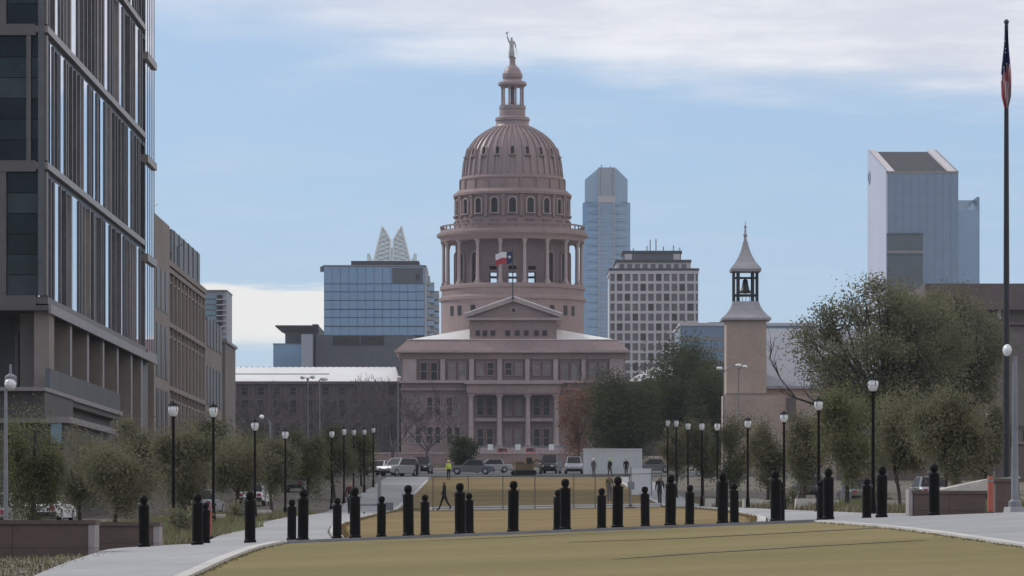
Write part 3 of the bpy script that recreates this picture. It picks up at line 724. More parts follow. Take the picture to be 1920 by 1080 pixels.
# chamfered tower right of the dome
D = 2000.; t = tower('chamfered_glass_tower', 'tall slim blue glass tower with chamfered top right of the dome', 1093, 1182, D)
def oct_(px0, px1, ch): 
    a, c = PX(px0, D), PX(px1, D); return [(a, D+ch), (a+ch*1.1, D), (c-ch*1.1, D), (c, D+ch), (c, D+26), (a, D+26)]
MB().prism(oct_(1093, 1182.5, 6.4), 'z', 16, PZ(378, D)).build('shaft', blue_glass, t)
MB().prism([(PX(1097, D), PZ(378, D)), (PX(1177, D), PZ(378, D)), (PX(1177, D), PZ(336, D)), (PX(1156, D), PZ(315, D)), (PX(1122, D), PZ(315, D)), (PX(1097, D), PZ(336, D))], 'y', D+2.2, D+24).build('crown', blue_glass2, t)
for (xa, xb) in ((1121.5, 1125.5), (1149.5, 1153.5)):
    bx('vertical_rib', conc_tower, t, PX(xa, D), PX(xb, D), D-.6, D+3, 16, PZ(314, D))
bx('crown_panel', conc_tower, t, PX(1126, D), PX(1149, D), D-.2, D+3, PZ(368, D), PZ(314, D)); bx('crown_frame', white_pre, t, PX(1121, D), PX(1154, D), D-.8, D+3, PZ(380, D), PZ(368, D))
for k in range(34):
    y = 384+k*7.6
    bx('floor_band', conc_tower if k % 3 else blue_glass2, t, PX(1126, D), PX(1149, D), D-.3, D+.4, PZ(y+1.8, D), PZ(y, D))
    for (xa, xb) in ((1101, 1121), (1154, 1174)): bx('floor_band', blue_glass2 if k % 2 else slate_glass, t, PX(xa, D), PX(xb, D), D-.2, D+.4, PZ(y+2.2, D), PZ(y, D))
for (px, y0, y1) in ((1128, 315, 306), (1145, 315, 309), (1130, 316, 311)): MB().tube([(PX(px, D), D+8, PZ(y0+2, D)), (PX(px, D), D+8, PZ(y1, D))], .25, 5).build('antenna', post_grey, t)
# white gridded tower
D = 1520.; t = tower('white_grid_tower', 'white concrete office tower with square window grid and stepped top', 1142, 1310, D)
bx('core', grid_glass, t, PX(1143.5, D), PX(1309, D), D+.5, D+32, 16, PZ(509, D))
xs = [1151.5]+[1169.3+14.65*k for k in range(9)]+[1302.5]
for k in range(10):
    px = 1154.6+14.65*k
    bx('pier', white_pre, t, PX(px-2.1, D), PX(px+2.1, D), D-.1, D+.6, 16, PZ(508, D))
bx('pier', white_pre, t, PX(1142, D), PX(1144.5, D), D-.1, D+.6, 16, PZ(508, D)); bx('pier', white_pre, t, PX(1301.1, D), PX(1304.4, D), D-.1, D+.6, 16, PZ(508, D))
for k in range(11):
    y = 527.+18.6*k
    bx('spandrel', white_pre, t, PX(1142, D), PX(1309.5, D), D-.05, D+.6, PZ(y+5.0, D), PZ(y, D))
    for c in range(10):
        bx('window', grid_glass if (c*3+k) % 5 else win_dark, t, PX(1156.7+14.65*c, D), PX(1167.2+14.65*c, D), D+.2, D+.65, PZ(y, D), PZ(y-13.6, D))
bx('top_beam', white_pre, t, PX(1142, D), PX(1310, D), D-.2, D+32, PZ(513.5, D), PZ(507.5, D)); bx('parapet', roof_dk, t, PX(1141.5, D), PX(1311, D), D-.3, D+32.5, PZ(507.5, D), PZ(503, D))
bx('setback', white_pre, t, PX(1156, D), PX(1296, D), D+3, D+30, PZ(504, D), PZ(491, D)); bx('setback_cap', roof_dk, t, PX(1154, D), PX(1297, D), D+2.5, D+30.5, PZ(491, D), PZ(486, D))
for c in range(9): bx('setback_window', grid_glass, t, PX(1162+14.6*c, D), PX(1171+14.6*c, D), D+2.8, D+3.2, PZ(502, D), PZ(494, D))
bx('penthouse', grey_mass, t, PX(1170, D), PX(1278, D), D+6, D+28, PZ(486, D), PZ(473, D)); bx('penthouse_cap', roof_dk, t, PX(1168, D), PX(1280, D), D+5.6, D+28.4, PZ(473, D), PZ(468, D))
for (xa, xb) in ((1172, 1186), (1264, 1276)): bx('penthouse_panel', white_pre, t, PX(xa, D), PX(xb, D), D+5.7, D+6.2, PZ(485, D), PZ(474, D))
for px, yt in ((1189, 461), (1221, 446), (1232, 444), (1246, 458), (1265, 456), (1277, 460), (1215, 457)):
    MB().tube([(PX(px, D), D+12, PZ(470, D)), (PX(px, D), D+12, PZ(yt, D))], .22, 5).build('antenna', post_grey, t)
# low blue-grey block behind the bell tower
D = 800.; t = tower('low_grey_block', 'low blue grey office block behind the bell tower', 1275, 1500, D)
bx('body', slate_glass, t, PX(1276, D), PX(1530, D), D, D+30, 10, PZ(611, D)); bx('parapet', white_pre, t, PX(1274, D), PX(1532, D), D-.5, D+30, PZ(611, D), PZ(605.5, D))
for k in range(3): bx('spandrel', edge_metal, t, PX(1276, D), PX(1530, D), D-.15, D+.2, PZ(637.5+k*22, D), PZ(632+k*22, D))
bx('roof_rail', post_grey, t, PX(1330, D), PX(1365, D), D+3, D+3.2, PZ(604, D), PZ(602.5, D))
# slant-topped tower at the right
D = 1800.; D2 = 1894.; t = tower('slant_top_tower', 'tall slate glass tower with steeply slanted roof at right', 1630, 1797, D)
xa, xb = PX(1664, D), PX(1797, D); zf, zb = PZ(321, D), PZ(281, D2)
bx('shaft', slate_glass, t, xa+.3, xb, D+.3, D2, 16, zf)
MB().prism([(D, 16), (D2, 16), (D2, zb), (D, zf)], 'x', xa-.6, xa+.3).build('side_wall', lilac_panel, t)
MB().prism([(D, zf-1), (D2, zf-1), (D2, zb), (D, zf)], 'x', xb-.9, xb).build('side_wall', slate_glass, t)
MB().prism([(D, zf-.8), (D, zf), (D2, zb), (D2, zb-.8)], 'x', xa-.5, xa+3.2).build('roof_coping', white_pre, t); MB().prism([(D, zf-.8), (D, zf), (D2, zb), (D2, zb-.8)], 'x', xb-4.2, xb+.1).build('roof_coping', white_pre, t)
MB().prism([(D+.5, zf-2.2), (D+.5, zf-.9), (D2-.3, zb-.9), (D2-.3, zf-2)], 'x', xa+3.2, xb-4.2).build('slanted_roof', mat('slanted_roof_membrane', (.022, .018, .02), .9, .1), t)
bx('front_coping', edge_metal, t, xa, xb, D-.3, D+.5, zf-1., zf)
n = 9; zrows = [zf-1, PZ(345, D), PZ(362, D), PZ(385, D), PZ(410, D), PZ(436, D), PZ(470, D), PZ(505, D), PZ(560, D)]
for c in range(n):
    a_, c_ = xa+(xb-xa)*c/n, xa+(xb-xa)*(c+1)/n
    for j in range(len(zrows)-1):
        if PX(1663, D) < (a_+c_)/2 < PX(1731, D) and zrows[j] <= PZ(436, D)+.01: continue
        bx('pane', slate_glass, t, a_+.16, c_-.16, D, D+.4, zrows[j+1]+.14, zrows[j])
bay_glass = mat('dark_bay_glass', (.055, .075, .085), .2, .1, .02, .2, metal=.2)
bx('dark_bay', bay_glass, t, xa-.1, PX(1730, D), D-.5, D+.4, 16, PZ(440, D)); bx('bay_head', band_dk, t, xa-.3, PX(1731, D), D-.8, D+.4, PZ(440, D), PZ(437.5, D)); bx('bay_line', band_dk, t, xa-.2, PX(1730, D), D-.7, D, PZ(479, D), PZ(475, D)); bx('bay_line', edge_metal, t, xa-.2, PX(1730, D), D-.7, D, PZ(475, D), PZ(470, D))
# round emblem high on its side wall
cy, cz = 1883., PZ(333, 1883.); em = MB(); nE = 20; vs_ = []
for k in range(nE):
    a = 2*math.pi*k/nE
    for rr in (3.0, 1.9):
        for xo in (-1.0, -.55): vs_.append((xa+xo, cy+rr*1.8*math.cos(a), cz+rr*math.sin(a)))
fs = []
for k in range(nE):
    i, j = 4*k, 4*((k+1) % nE); fs += [(i, j, j+2, i+2), (i, i+1, j+1, j), (i+2, j+2, j+3, i+3)]
em.add(vs_, fs).build('round_emblem', slate_glass, t)
bx('annex', blue_glass, t, xb+.2, PX(1839, D), D+8, D2-4, 16, PZ(391, D)); bx('annex_rear', slate_glass, t, PX(1836, D), PX(1841, D), D+9, D2-5, 16, PZ(366, D))
MB().prism([(xb+.2, PZ(391, D)), (PX(1822, D), PZ(391, D)), (PX(1838, D), PZ(367, D)), (xb+.2, PZ(367, D))], 'y', D+24, D+26).build('annex_screen', blue_glass2, t)

# ------------------------------------------------------------------ left side: fin-clad office and tan stone building
LX = -30.
def bl(name, m, parent, x0, x1, y0, y1, z0, z1): return bx(name, m, parent, x0, x1, 2*y0, 2*y1, z0, z1)      # y in 2 m steps
def PXs(px, st): return PX(px, 2*st)
def PZs(py, st): return PZ(py, 2*st)
def ly(px, X=LX): return X*3900/(px-960)           # station (in 2 m steps from the camera) of a point on the facade line
t = thing('fin_clad_office', (-36, 268, gz(-36, 268)), 'dark office building clad in vertical metal fins at far left', 'building')
Y0, Y1 = 134.2, 170.; XL = -62.
tiers = [15.3, 24.0, 32.8, 41.6, 50.4]
bl('core', brown_metal, t, XL, LX-.75, Y0+.4, Y1+4.2, 15.35, 52)
bl('roof_slab', brown_metal, t, XL, LX+.1, Y0-.1, Y1+4.3, 52, 53)
for i, z in enumerate(tiers):
    bl('floor_band', edge_metal if i else brown_metal, t, LX-.7, LX+.08, Y0-.08, Y1, z-.32, z+.12)
    bl('floor_band', brown_metal, t, XL, LX-.7, Y0-.12, Y0+.3, z-.5, z+.22)
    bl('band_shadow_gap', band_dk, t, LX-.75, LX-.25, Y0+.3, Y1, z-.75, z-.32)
bright = {0: [(103, 112), (137, 147), (200, 206), (225, 232), (258, 262)], 1: [(96, 99), (116, 122), (158, 166), (177, 181), (190, 196), (242, 247)], 2: [(101, 111), (136, 145), (198, 204), (224, 230), (256, 261)], 3: [(90, 96), (120, 127), (150, 160), (210, 216), (245, 250)]}
rnd = random.Random(5)
for i in range(4):
    z0, z1 = tiers[i]+.16, tiers[i+1]-.75
    y = Y0+.15; br = [(ly(a), ly(c)) for a, c in bright[i]]
    while y < Y1-.3:
        hit = [q for q in br if q[0]-.45 <= y < q[1]]
        if hit:
            a, c = hit[0]; c = c+.3
            bl('pane', mirror_glass, t, LX-.62, LX-.08, max(y, a), min(c, Y1), z0, z1); bl('fin', fin_metal, t, LX-.66, LX+.02, c, c+.16, z0, z1)
            y = c+.16; br.remove(hit[0])
        else:
            stp = rnd.choice((.85, 1.1, 1.3)); 
            if y+stp > Y1: break
            bl('pane', mirror_glass if rnd.random() < .4 else office_glass, t, LX-.62, LX-.5, y, y+stp-.2, z0, z1)
            bl('fin', fin_metal if rnd.random() < .7 else edge_metal, t, LX-.66, LX-.02+rnd.choice((-.2, -.1, 0)), y+stp-.2, y+stp-.04, z0, z1)
            y += stp
# camera-facing end: tall dark panes between brown posts
def fxx(px): return PXs(px, Y0)
for i in range(4):
    z0, z1 = tiers[i]+.22, tiers[i+1]-.5
    posts = {0: [(-60, 12)], 1: [(50, 58.5)], 2: [(-8, 12)], 3: [(40, 48)]}[i]+[(80.5, 88)]
    for a, c in posts: bl('corner_post', brown_metal, t, max(fxx(a), -45), fxx(c), Y0-.1, Y0+.4, z0, z1)
    xs_ = sorted({-200., *[v for p in posts for v in p]}); 
    edges_ = [(-200, posts[0][0]), (posts[0][1], posts[1][0])]
    for a, c in edges_:
        if fxx(c)-fxx(a) < .2: continue
        nn = max(1, round((c-a)/68)) 
        for k in range(nn):
            for q in range(6):
                h0, h1 = z0+.05+(z1-z0-.05)*q/6, z0+.05+(z1-z0-.05)*(q+1)/6
                bl('pane', (office_glass, office_glass2, office_glass)[q % 3] if (q+i) % 4 else spandrel_glass, t, fxx(a+(c-a)*k/nn)+.02, fxx(a+(c-a)*(k+1)/nn)-.02, Y0+.12, Y0+.4, h0, h1-.05)
bl('pane_line', fin_metal, t, fxx(81)-.3, fxx(84), Y0-.14, Y0-.1, tiers[0]+.2, 52)
# narrower return bay at the far end
for i, z in enumerate((14.9, 22.8, 30.9, 39.3, 47.7)):
    bl('return_band', edge_metal, t, LX-1, LX+.25, Y1+.02, Y1+4.3, z-.3, z+.3)
    if i < 4:
        zt = (14.9, 22.8, 30.9, 39.3, 47.7)[i+1]
        for k in range(4):
            bl('return_pane', mirror_glass, t, LX-.4, LX+.02, Y1+.15+k*1.03, Y1+1.08+k*1.03, z+.3, zt-.3)
            bl('return_mullion', fin_metal, t, LX-.4, LX+.05, Y1+1.08+k*1.03, Y1+1.18+k*1.03, z+.3, zt-.3)
# overhang, piers and recessed base
bl('soffit', soffit_m, t, XL, LX+.12, Y0-.12, Y1+4.3, 14.55, 14.88); bl('soffit_edge', edge_metal, t, LX+.12, LX+.3, Y0-.12, Y1+4.3, 14.35, 14.95)
gzl = gz(-30, 300)
for k, px in enumerate((95, 129, 161, 190, 217, 243, 262)):
    yy = ly(px, LX-.3); w = .55
    bl('pier', tan_stone, t, LX-2.2, LX-.3, yy-.5, yy+.1, gzl-1, 14.55); bl('pier_edge', edge_metal, t, LX-.3, LX-.1, yy-.5, yy+.12, gzl-1, 14.55)
bl('corner_pier', tan_stone, t, PXs(64, 134.5), PXs(92, 134.5), 134.5, 136, gzl-1, 14.55)
bl('base_wall', grey_mass, t, XL, LX-3.5, Y0+6, Y1+4.2, gzl-1, 14.55)
for k in range(9): bl('base_pane', office_glass, t, LX-3.6, LX-3.4, Y0+7+k*4, Y0+10.6+k*4, gzl, 13.8)
bl('end_wall', brown_metal, t, LX-5, LX-.5, Y1-.5, Y1+4.2, gzl-1, 14.5)
bl('terrace', podium_m, t, -44, -29.2, 131.5, 155, 8.6, 9.1); bl('terrace_parapet', grey_mass, t, -29.5, -29.2, 131.5, 155, 9.1, 10.6); bl('terrace_edge', edge_metal, t, -29.2, -29.0, 131.3, 155, 8.95, 9.25)
bl('podium', podium_m, t, -48, -29.9, 132.3, 156, 0, 8.6)
# glazed entrance block in front of the podium
bl('entrance_block', podium_m, t, -40, -25.4, 118, 131, -1, 6.4); bl('canopy', edge_metal, t, -40.2, -25.0, 117.5, 131.3, 6.4, 6.75)
bl('teal_pane', teal_glass, t, PXs(95, 117.9), PXs(116, 117.9), 117.9, 118.1, PZs(832, 118), PZs(785, 118)); bl('doorway', roof_dk, t, PXs(95, 117.9), PXs(120, 117.9), 117.85, 118.1, PZs(905, 118), PZs(836, 118)); bl('upper_canopy', edge_metal, t, -44, PXs(92, 118), 117, 125, PZs(735, 118), PZs(728, 118))
bl('upper_lobby', podium_m, t, -44, PXs(88, 118), 117.4, 125, 6.75, PZs(735, 118))
# tan stone building beyond
t = thing('tan_stone_building', (-36, 400, gz(-36, 400)), 'tan stone building with tall narrow window bays beyond the fin-clad office', 'building')
gb = 4.
bl('upper_block', tan_stone, t, -58, LX-.2, 175.4, 183.5, gb, 27.3)
bl('main_block', tan_stone, t, -58, LX-.5, 183.5, 205.5, gb, 23.9)
bl('parapet', tan_stone2, t, -58.2, LX-.2, 183.6, 205.7, 23.9, 24.4)
bl('penthouse', grey_pan, t, -50, LX-.9, 189, 206, 24.4, 27.9)
for k in range(6): bl('penthouse_seam', fin_metal, t, LX-.95, LX-.8, 190+k*2.8, 190.12+k*2.8, 24.4, 27.9)
bl('penthouse_seam', edge_metal, t, -50, LX-.85, 188.9, 189, 25.8, 26)
bl('end_block', tan_stone, t, -58, LX-.4, 205.7, 218.3, gb, 21.5); bl('end_block', hall_wall, t, -58, LX-.1, 218.3, 226.4, gb, 20.3); bl('end_cap', edge_metal, t, -58.2, LX+.1, 218.2, 226.6, 20.3, 20.6)
for (z0, z1) in ((19.0, 22.4), (13.2, 17.6), (8.2, 12.0)):
    for k in range(10):
        yy = 184.4+k*2.1
        o = MB().box(LX-.55, LX-.32, 2*yy, 2*yy+.3, z0-.2, z1+.2).box(LX-.55, LX-.32, 2*yy+2.5, 2*yy+2.8, z0-.2, z1+.2).box(LX-.55, LX-.32, 2*yy+.3, 2*yy+2.5, z1, z1+.2).box(LX-.55, LX-.32, 2*yy+.3, 2*yy+2.5, z0-.2, z0).build('window', tan_stone2, t)
        bl('pane', win_dark, o, LX-.5, LX-.46, yy+.16, yy+1.24, z0, z1)
        bl('pier', tan_stone2, t, LX-.5, LX-.25, yy+1.5, yy+1.95, z0-1, z1+.8)
    for k in range(5):
        o = bl('window', grey_pan, t, LX-.5, LX-.3, 207+k*2.2, 208.3+k*2.2, z0, z1-.6)
    for k in range(3): bl('window', win_dark, t, LX-.3, LX-.15, 176.6+k*2.2, 177.9+k*2.2, z0+.4, z1+.6)
    bl('string_course', tan_stone2, t, LX-.6, LX-.2, 183.6, 205.5, z1+.9, z1+1.3)
for (px, py) in ((768-470, 388), (345, 463)):
    yy = ly(px); z = PZs(py, yy)
    MB().tube([(LX-.6, 2*yy, z-2.6), (LX-.6, 2*yy, z), (LX-.1, 2*yy, z+.25)], .06, 5).build('roof_davit', post_grey, t)

# ------------------------------------------------------------------ right side: church with bell tower, civic hall
D = 460.; t = thing('bell_tower_church', (PX(1400, D), D, gz(26, D)), 'brown brick church with slim bell tower and pale metal roofs', 'church')
def c_(px): return PX(px, D)
tx = (c_(1362)+c_(1437))/2; hw = (c_(1437)-c_(1362))/2; ty = D+hw
bx('tower_shaft', cream_brick, t, tx-hw, tx+hw, D, D+2*hw, 4, PZ(598, D))
bx('tower_band', tan_stone2, t, tx-hw-.05, tx+hw+.05, D-.06, D+2*hw+.05, PZ(741, D), PZ(737, D))
SQ = math.sqrt(2)
def sq(prof): return [(c_(960+r)*SQ, PZ(y, D)) for r, y in prof]
lathe4 = lambda name, prof, m: MB().lathe(sq(prof), tx, ty, 4, 0, True, math.pi/4, False).build(name, m, t)
lathe4('lower_roof', [(0, 600), (46, 600), (46, 596), (39, 590), (32, 582), (27, 573), (24, 564), (0, 564)], tower_roof)
for i in (-1, 1):
    for j in (-1, 1):
        for q in ((1, .62), (.62, 1)):
            xx, yy = tx+i*c_(960+22)*q[0], ty+j*c_(960+22)*q[1]
            MB().tube([(xx, yy, PZ(565, D)), (xx, yy, PZ(507, D))], .13, 8).build('belfry_post', iron_dk, t)
bx('belfry_rail', iron_dk, t, tx-1.35, tx+1.35, ty-1.38, ty-1.28, PZ(553, D), PZ(550.5, D)); bx('belfry_rail', iron_dk, t, tx-1.35, tx+1.35, ty+1.28, ty+1.38, PZ(553, D), PZ(550.5, D))
for k in range(7): bx('baluster', iron_dk, t, tx-1.2+k*.4-.03, tx-1.2+k*.4+.03, ty-1.37, ty-1.3, PZ(564, D), PZ(553, D))
bb = MB().lathe([(.05, PZ(520, D)), (.28, PZ(523, D)), (.36, PZ(533, D)), (.48, PZ(541, D)), (.72, PZ(546, D)), (.70, PZ(547.5, D)), (0, PZ(547, D))], tx, ty, 20, 0, False).build('bell', iron_dk, t)
MB().tube([(tx, ty, PZ(548.5, D)), (tx, ty, PZ(545, D))], .12, 6).build('clapper', iron_dk, bb); bx('bell_beam', iron_dk, t, tx-1.3, tx+1.3, ty-.1, ty+.1, PZ(521, D), PZ(517, D))
lathe4('upper_roof', [(0, 508), (28, 508), (29, 503), (27, 500), (19, 490), (13, 479), (8.5, 468), (5.5, 457), (4, 450), (0, 450)], tower_roof)
MB().lathe([(.20, PZ(451, D)), (.15, PZ(441, D)), (.24, PZ(440, D)), (.24, PZ(437, D)), (.12, PZ(436, D)), (.09, PZ(424, D)), (.17, PZ(423, D)), (.17, PZ(421, D)), (.06, PZ(420, D)), (.02, PZ(411, D))], tx, ty, 10).build('spire', tower_roof, t)
bx('nave_wall', cream_brick, t, tx+hw+.05, c_(1640), D+3, D+14, 4, PZ(722, D))
MB().prism([(c_(1428), PZ(722, D)), (c_(1640), PZ(722, D)), (c_(1640), PZ(620, D)), (c_(1430), PZ(620, D))], 'y', 0, 0)
MB().add([(tx+hw+.06, D+2.4, PZ(722, D)), (c_(1640), D+2.4, PZ(722, D)), (c_(1640), D+12, PZ(616, D+12)), (tx+hw+.06, D+12, PZ(616, D+12)),
          (tx+hw+.06, D+2.4, PZ(722, D)-.3), (c_(1640), D+2.4, PZ(722, D)-.3), (c_(1640), D+12, PZ(722, D)-.3), (tx+hw+.06, D+12, PZ(722, D)-.3)],
         [(0, 1, 2, 3), (5, 4, 7, 6), (4, 5, 1, 0), (7, 4, 0, 3), (6, 7, 3, 2), (5, 6, 2, 1)]).build('nave_roof', mat('church_metal_roof', (.30, .31, .34), .5, .06, .2, 1.), t)
bx('side_aisle', cream_brick, t, tx-hw-.4, c_(1560), D-1.2, D+3, 4, PZ(742, D)); bx('niche', hall_brown, t, c_(1473), c_(1491), D-1.3, D-1, PZ(790, D), PZ(746, D))
D = 380.; t = thing('civic_hall', (PX(1900, D), D, gz(30, D)), 'broad brown hall with deep fascia behind the flagpole at right', 'building')
bx('hall_body', hall_wall, t, c_(1) if 0 else PX(1735, D), PX(2400, D), D, D+40, 2, PZ(582, D)); bx('fascia', hall_brown, t, PX(1732, D), PX(2410, D), D-1.2, D+41, PZ(582, D), PZ(533, D))
bx('ledge', hall_brown, t, PX(1734, D), PX(2400, D), D-.6, D, PZ(610, D), PZ(604, D)); bx('lower_wall', hall_brown, t, PX(1560, D), PX(2400, D), D-5, D, 2, PZ(832, D)); bx('ledge', tan_stone, t, PX(1700, D), PX(2400, D), D-5.2, D-.5, PZ(835, D), PZ(830, D))
bx('roof_unit', white_pre, t, PX(1869, D), PX(1876, D), D-.5, D-.05, PZ(598, D), PZ(578, D)); bx('roof_vent', roof_dk, t, PX(1858, D), PX(1867, D), D-.4, D-.05, PZ(593, D), PZ(582, D))
for k in range(9): bx('window', win_dark, t, PX(1835+k*42, D), PX(1863+k*42, D), D-.12, D+.1, PZ(828, D), PZ(806, D))
for k in range(9): bx('wall_panel', hall_wall, t, PX(1742+k*62, D)+.02, PZ(0, 0)+PX(1742+(k+1)*62, D)-.02, D-.2, D, PZ(800, D), PZ(612, D))
# retaining wall of the statehouse grounds
t = thing('retaining_wall', (0, 660, 10.8), 'pinkish granite wall with white notice boards on its rail before the portico', 'wall')
for k in range(22): bx('coping_stone', granite_lt, t, -26+k*2.+.02, -24+k*2.-.02, 659.5, 660.2, 13.0, 13.25); bx('wall_block', granite, t, -26+k*2.+.02, -24+k*2.-.02, 659.6, 660.1, 10.2, 13.0)
for px in (897, 920, 945, 971, 1000, 1034, 1060, 1078): bx('rail_post', post_grey, t, PX(px, 660)-.05, PX(px, 660)+.05, 659.8, 659.9, 13.25, PZ(836, 660))
bx('rail', post_grey, t, PX(893, 660), PX(1080, 660), 659.78, 659.92, PZ(838, 660), PZ(836, 660))
for px in (919.5, 971, 1034): bx('notice_board', white_pt, t, PX(px-5, 660), PX(px+5, 660), 659.68, 659.76, PZ(844, 660), PZ(833, 660))

# ------------------------------------------------------------------ trees
def limb(b, p, d, L, r, depth, rng, tips, up=.15, nseg=3, spread=.7, kids=(3, 4), rmin=.0):
    pts = [p.copy()]; rs = [r]; q = p.copy(); dd = d.normalized()
    for i in range(nseg):
        dd = (dd+Vector((rng.uniform(-1, 1), rng.uniform(-1, 1), rng.uniform(-.6, 1)))*.16+Vector((0, 0, up*.3))).normalized()
        q = q+dd*L/nseg; pts.append(q.copy()); rs.append(max(rmin, r*(1-.5*(i+1)/nseg)))
    b.tube(pts, rs, 5 if r > .03 else 3, 0, False)
    tips.append(q.copy())
    if depth <= 0: return
    for k in range(rng.randint(*kids)):
        i = rng.randint(1, nseg); nd = (dd+Vector((rng.gauss(0, 1), rng.gauss(0, 1), rng.gauss(.15, .7)))*spread).normalized()
        limb(b, pts[i], nd, L*rng.uniform(.5, .75), rs[i]*.62, depth-1, rng, tips, up, nseg, spread, kids, rmin)
def tree(name, label, x, y, H, Rx, z0, leafm, n, leaf, seed, group=None, trunk_r=.09, clumps=22, csize=.21, cat='tree', top=.0, barkm=bark, Ry=None, fork=.35, sparse=1.0, extra=None):
    """trunk and limbs (one mesh) and a crown of leaf-sized faces gathered in clumps inside an egg-shaped volume"""
    rng = random.Random(seed); nr = np.random.default_rng(seed); g = gz(x, y); t = thing(name, (x, y, g), label, cat, group)
    Ry = Ry or Rx; cz = g+(z0+H)/2; hz = (H-z0)/2
    cs = []
    for i in range(clumps):
        while True:
            u = Vector((rng.uniform(-1, 1), rng.uniform(-1, 1), rng.uniform(-1, 1)))
            if u.length <= 1 and (u.length > .45 or rng.random() < .4): break
        k = 1-top*max(0, u.z)
        cs.append(Vector((x+u.x*Rx*.82*k, y+u.y*Ry*.82*k, cz+u.z*hz*.86)))
    b = MB(); fz_ = g+H*fork
    bend = Vector((rng.uniform(-.05, .05)*H, rng.uniform(-.05, .05)*H, 0))
    b.tube([(x, y, g-.2), (x+bend.x*.4, y+bend.y*.4, g+H*fork*.5), (x+bend.x, y+bend.y, fz_), (x+bend.x*1.3, y+bend.y*1.3, g+H*.8)], [trunk_r*1.25, trunk_r, trunk_r*.85, trunk_r*.3], 8)
    f0 = Vector((x+bend.x, y+bend.y, fz_))
    for c in cs:
        a = f0+Vector((0, 0, rng.uniform(-.3, .35)*H*fork)); mid = a.lerp(c, .5)+Vector((rng.uniform(-.1, .1)*Rx, rng.uniform(-.1, .1)*Rx, rng.uniform(0, .2)*hz))
        b.tube([a, mid, c], [trunk_r*.42, trunk_r*.25, trunk_r*.06], 5, 0, False)
        for q in range(3):
            e = c+Vector((rng.gauss(0, 1)*Rx*csize, rng.gauss(0, 1)*Ry*csize, rng.gauss(0, 1)*hz*csize)); b.tube([mid.lerp(c, .6), e], [trunk_r*.14, trunk_r*.04], 3, 0, False)
    if extra:
        for pts, r0 in extra: 
            P = [Vector(p) for p in pts]; b.tube(P, [r0*(1-.8*i/(len(P)-1)) for i in range(len(P))], 5, 0, False)
            tt = []
            for i in range(1, len(P)):
                for q in range(2): limb(b, P[i], (P[i]-P[i-1]).normalized()+Vector((rng.gauss(0, .5), rng.gauss(0, .5), rng.gauss(.2, .5))), 1.6, r0*.35, 1, rng, tt)
    b.build('trunk', barkm, t)
    C = np.array([tuple(c) for c in cs]); w = nr.uniform(.35, 1.6, len(cs)); idx = nr.choice(len(cs), n, p=w/w.sum())
    sc = np.array([Rx, Ry, hz])*csize
    pos = C[idx]+nr.normal(0, 1, (n, 3))*sc*nr.uniform(.55, 1.15, (len(cs), 1))[idx]
    nrm = nr.normal(0, 1, (n, 3)); nrm[:, 2] += .4; nrm /= np.linalg.norm(nrm, axis=1, keepdims=True)
    aux = nr.normal(0, 1, (n, 3)); u = np.cross(nrm, aux); u /= np.linalg.norm(u, axis=1, keepdims=True); v = np.cross(nrm, u)
    s1 = (leaf*nr.uniform(.5, 1.3, n))[:, None]; s2 = s1*.55
    quad = np.stack([pos-u*s1, pos-v*s2, pos+u*s1, pos+v*s2], 1).reshape(-1, 3)-np.array([x, y, g])
    me = bpy.data.meshes.new('crown'); me.vertices.add(4*n); me.vertices.foreach_set('co', quad.astype(np.float32).ravel())
    me.loops.add(4*n); me.loops.foreach_set('vertex_index', np.arange(4*n, dtype=np.int32)); me.polygons.add(n)
    me.polygons.foreach_set('loop_start', np.arange(0, 4*n, 4, dtype=np.int32)); me.update(calc_edges=True); me.materials.append(leafm)
    link('crown', me, t, (x, y, g)); return t
def bare_tree(label, x, y, H, seed, group, r=.22, depth=4, kids=(2, 4), spread=.55):
    rng = random.Random(seed); g = gz(x, y); t = thing('bare_tree', (x, y, g), label, 'tree', group); b = MB(); tips = []
    b.tube([(x, y, g-.3), (x, y, g+H*.14), (x+.1, y, g+H*.26)], [r*1.3, r, r*.9], 8); b.build('trunk', bark_gray, t)
    b = MB()
    for k in range(6):
        a = 2*math.pi*k/6+rng.uniform(-.4, .4); limb(b, Vector((x+.1, y, g+H*rng.uniform(.17, .27))), Vector((math.cos(a)*.75, math.sin(a)*.75, rng.uniform(.6, 1.2))), H*.40, r*.55, depth, rng, tips, .25, 3, spread, kids, .028)
    b.build('branches', bark_gray, t); return t
G1 = 'young trees along the left path'; G2 = 'young trees along the right path'
def at_px(px, D): return PX(px, D), D
def yt(label, px, D, ytop, ybot, wpx, n, leaf, seed, grp, m=leaf_young, **k):
    x, y = at_px(px, D); g = gz(x, y); tree('young_tree', label, x, y, PZ(ytop, D)-g, wpx*D*S/2, max(.3, PZ(ybot, D)-g), m, int(n*2.6), leaf*.72, seed, grp, **k)
yt('young olive tree behind the left planter beside the near grey post', 58, 120, 752, 990, 130, 9000, .055, 1, G1, leaf_olive, top=.35)
yt('young tree behind the second left planter, left of the lamps', 212, 132, 815, 972, 170, 8000, .055, 2, G1, leaf_young, top=.25, trunk_r=.07)
yt('young tree just right of the nearest left lamp post', 345, 168, 782, 945, 150, 7500, .07, 3, G1, leaf_young)
yt('young tree between the second and third left lamp posts', 442, 194, 795, 940, 120, 7000, .075, 4, G1, leaf_young)
yt('young tree between the third and fourth left lamp posts', 510, 224, 812, 935, 95, 5000, .085, 5, G1, leaf_young)
yt('young tree right of the fourth left lamp post', 575, 260, 806, 928, 95, 5000, .095, 6, G1, leaf_olive)
yt('young tree at the far end of the left path lamps', 628, 300, 800, 905, 85, 4500, .11, 7, G1, leaf_young)
yt('last young tree beside the far left lamps', 678, 352, 808, 893, 70, 4000, .12, 8, G1, leaf_olive)
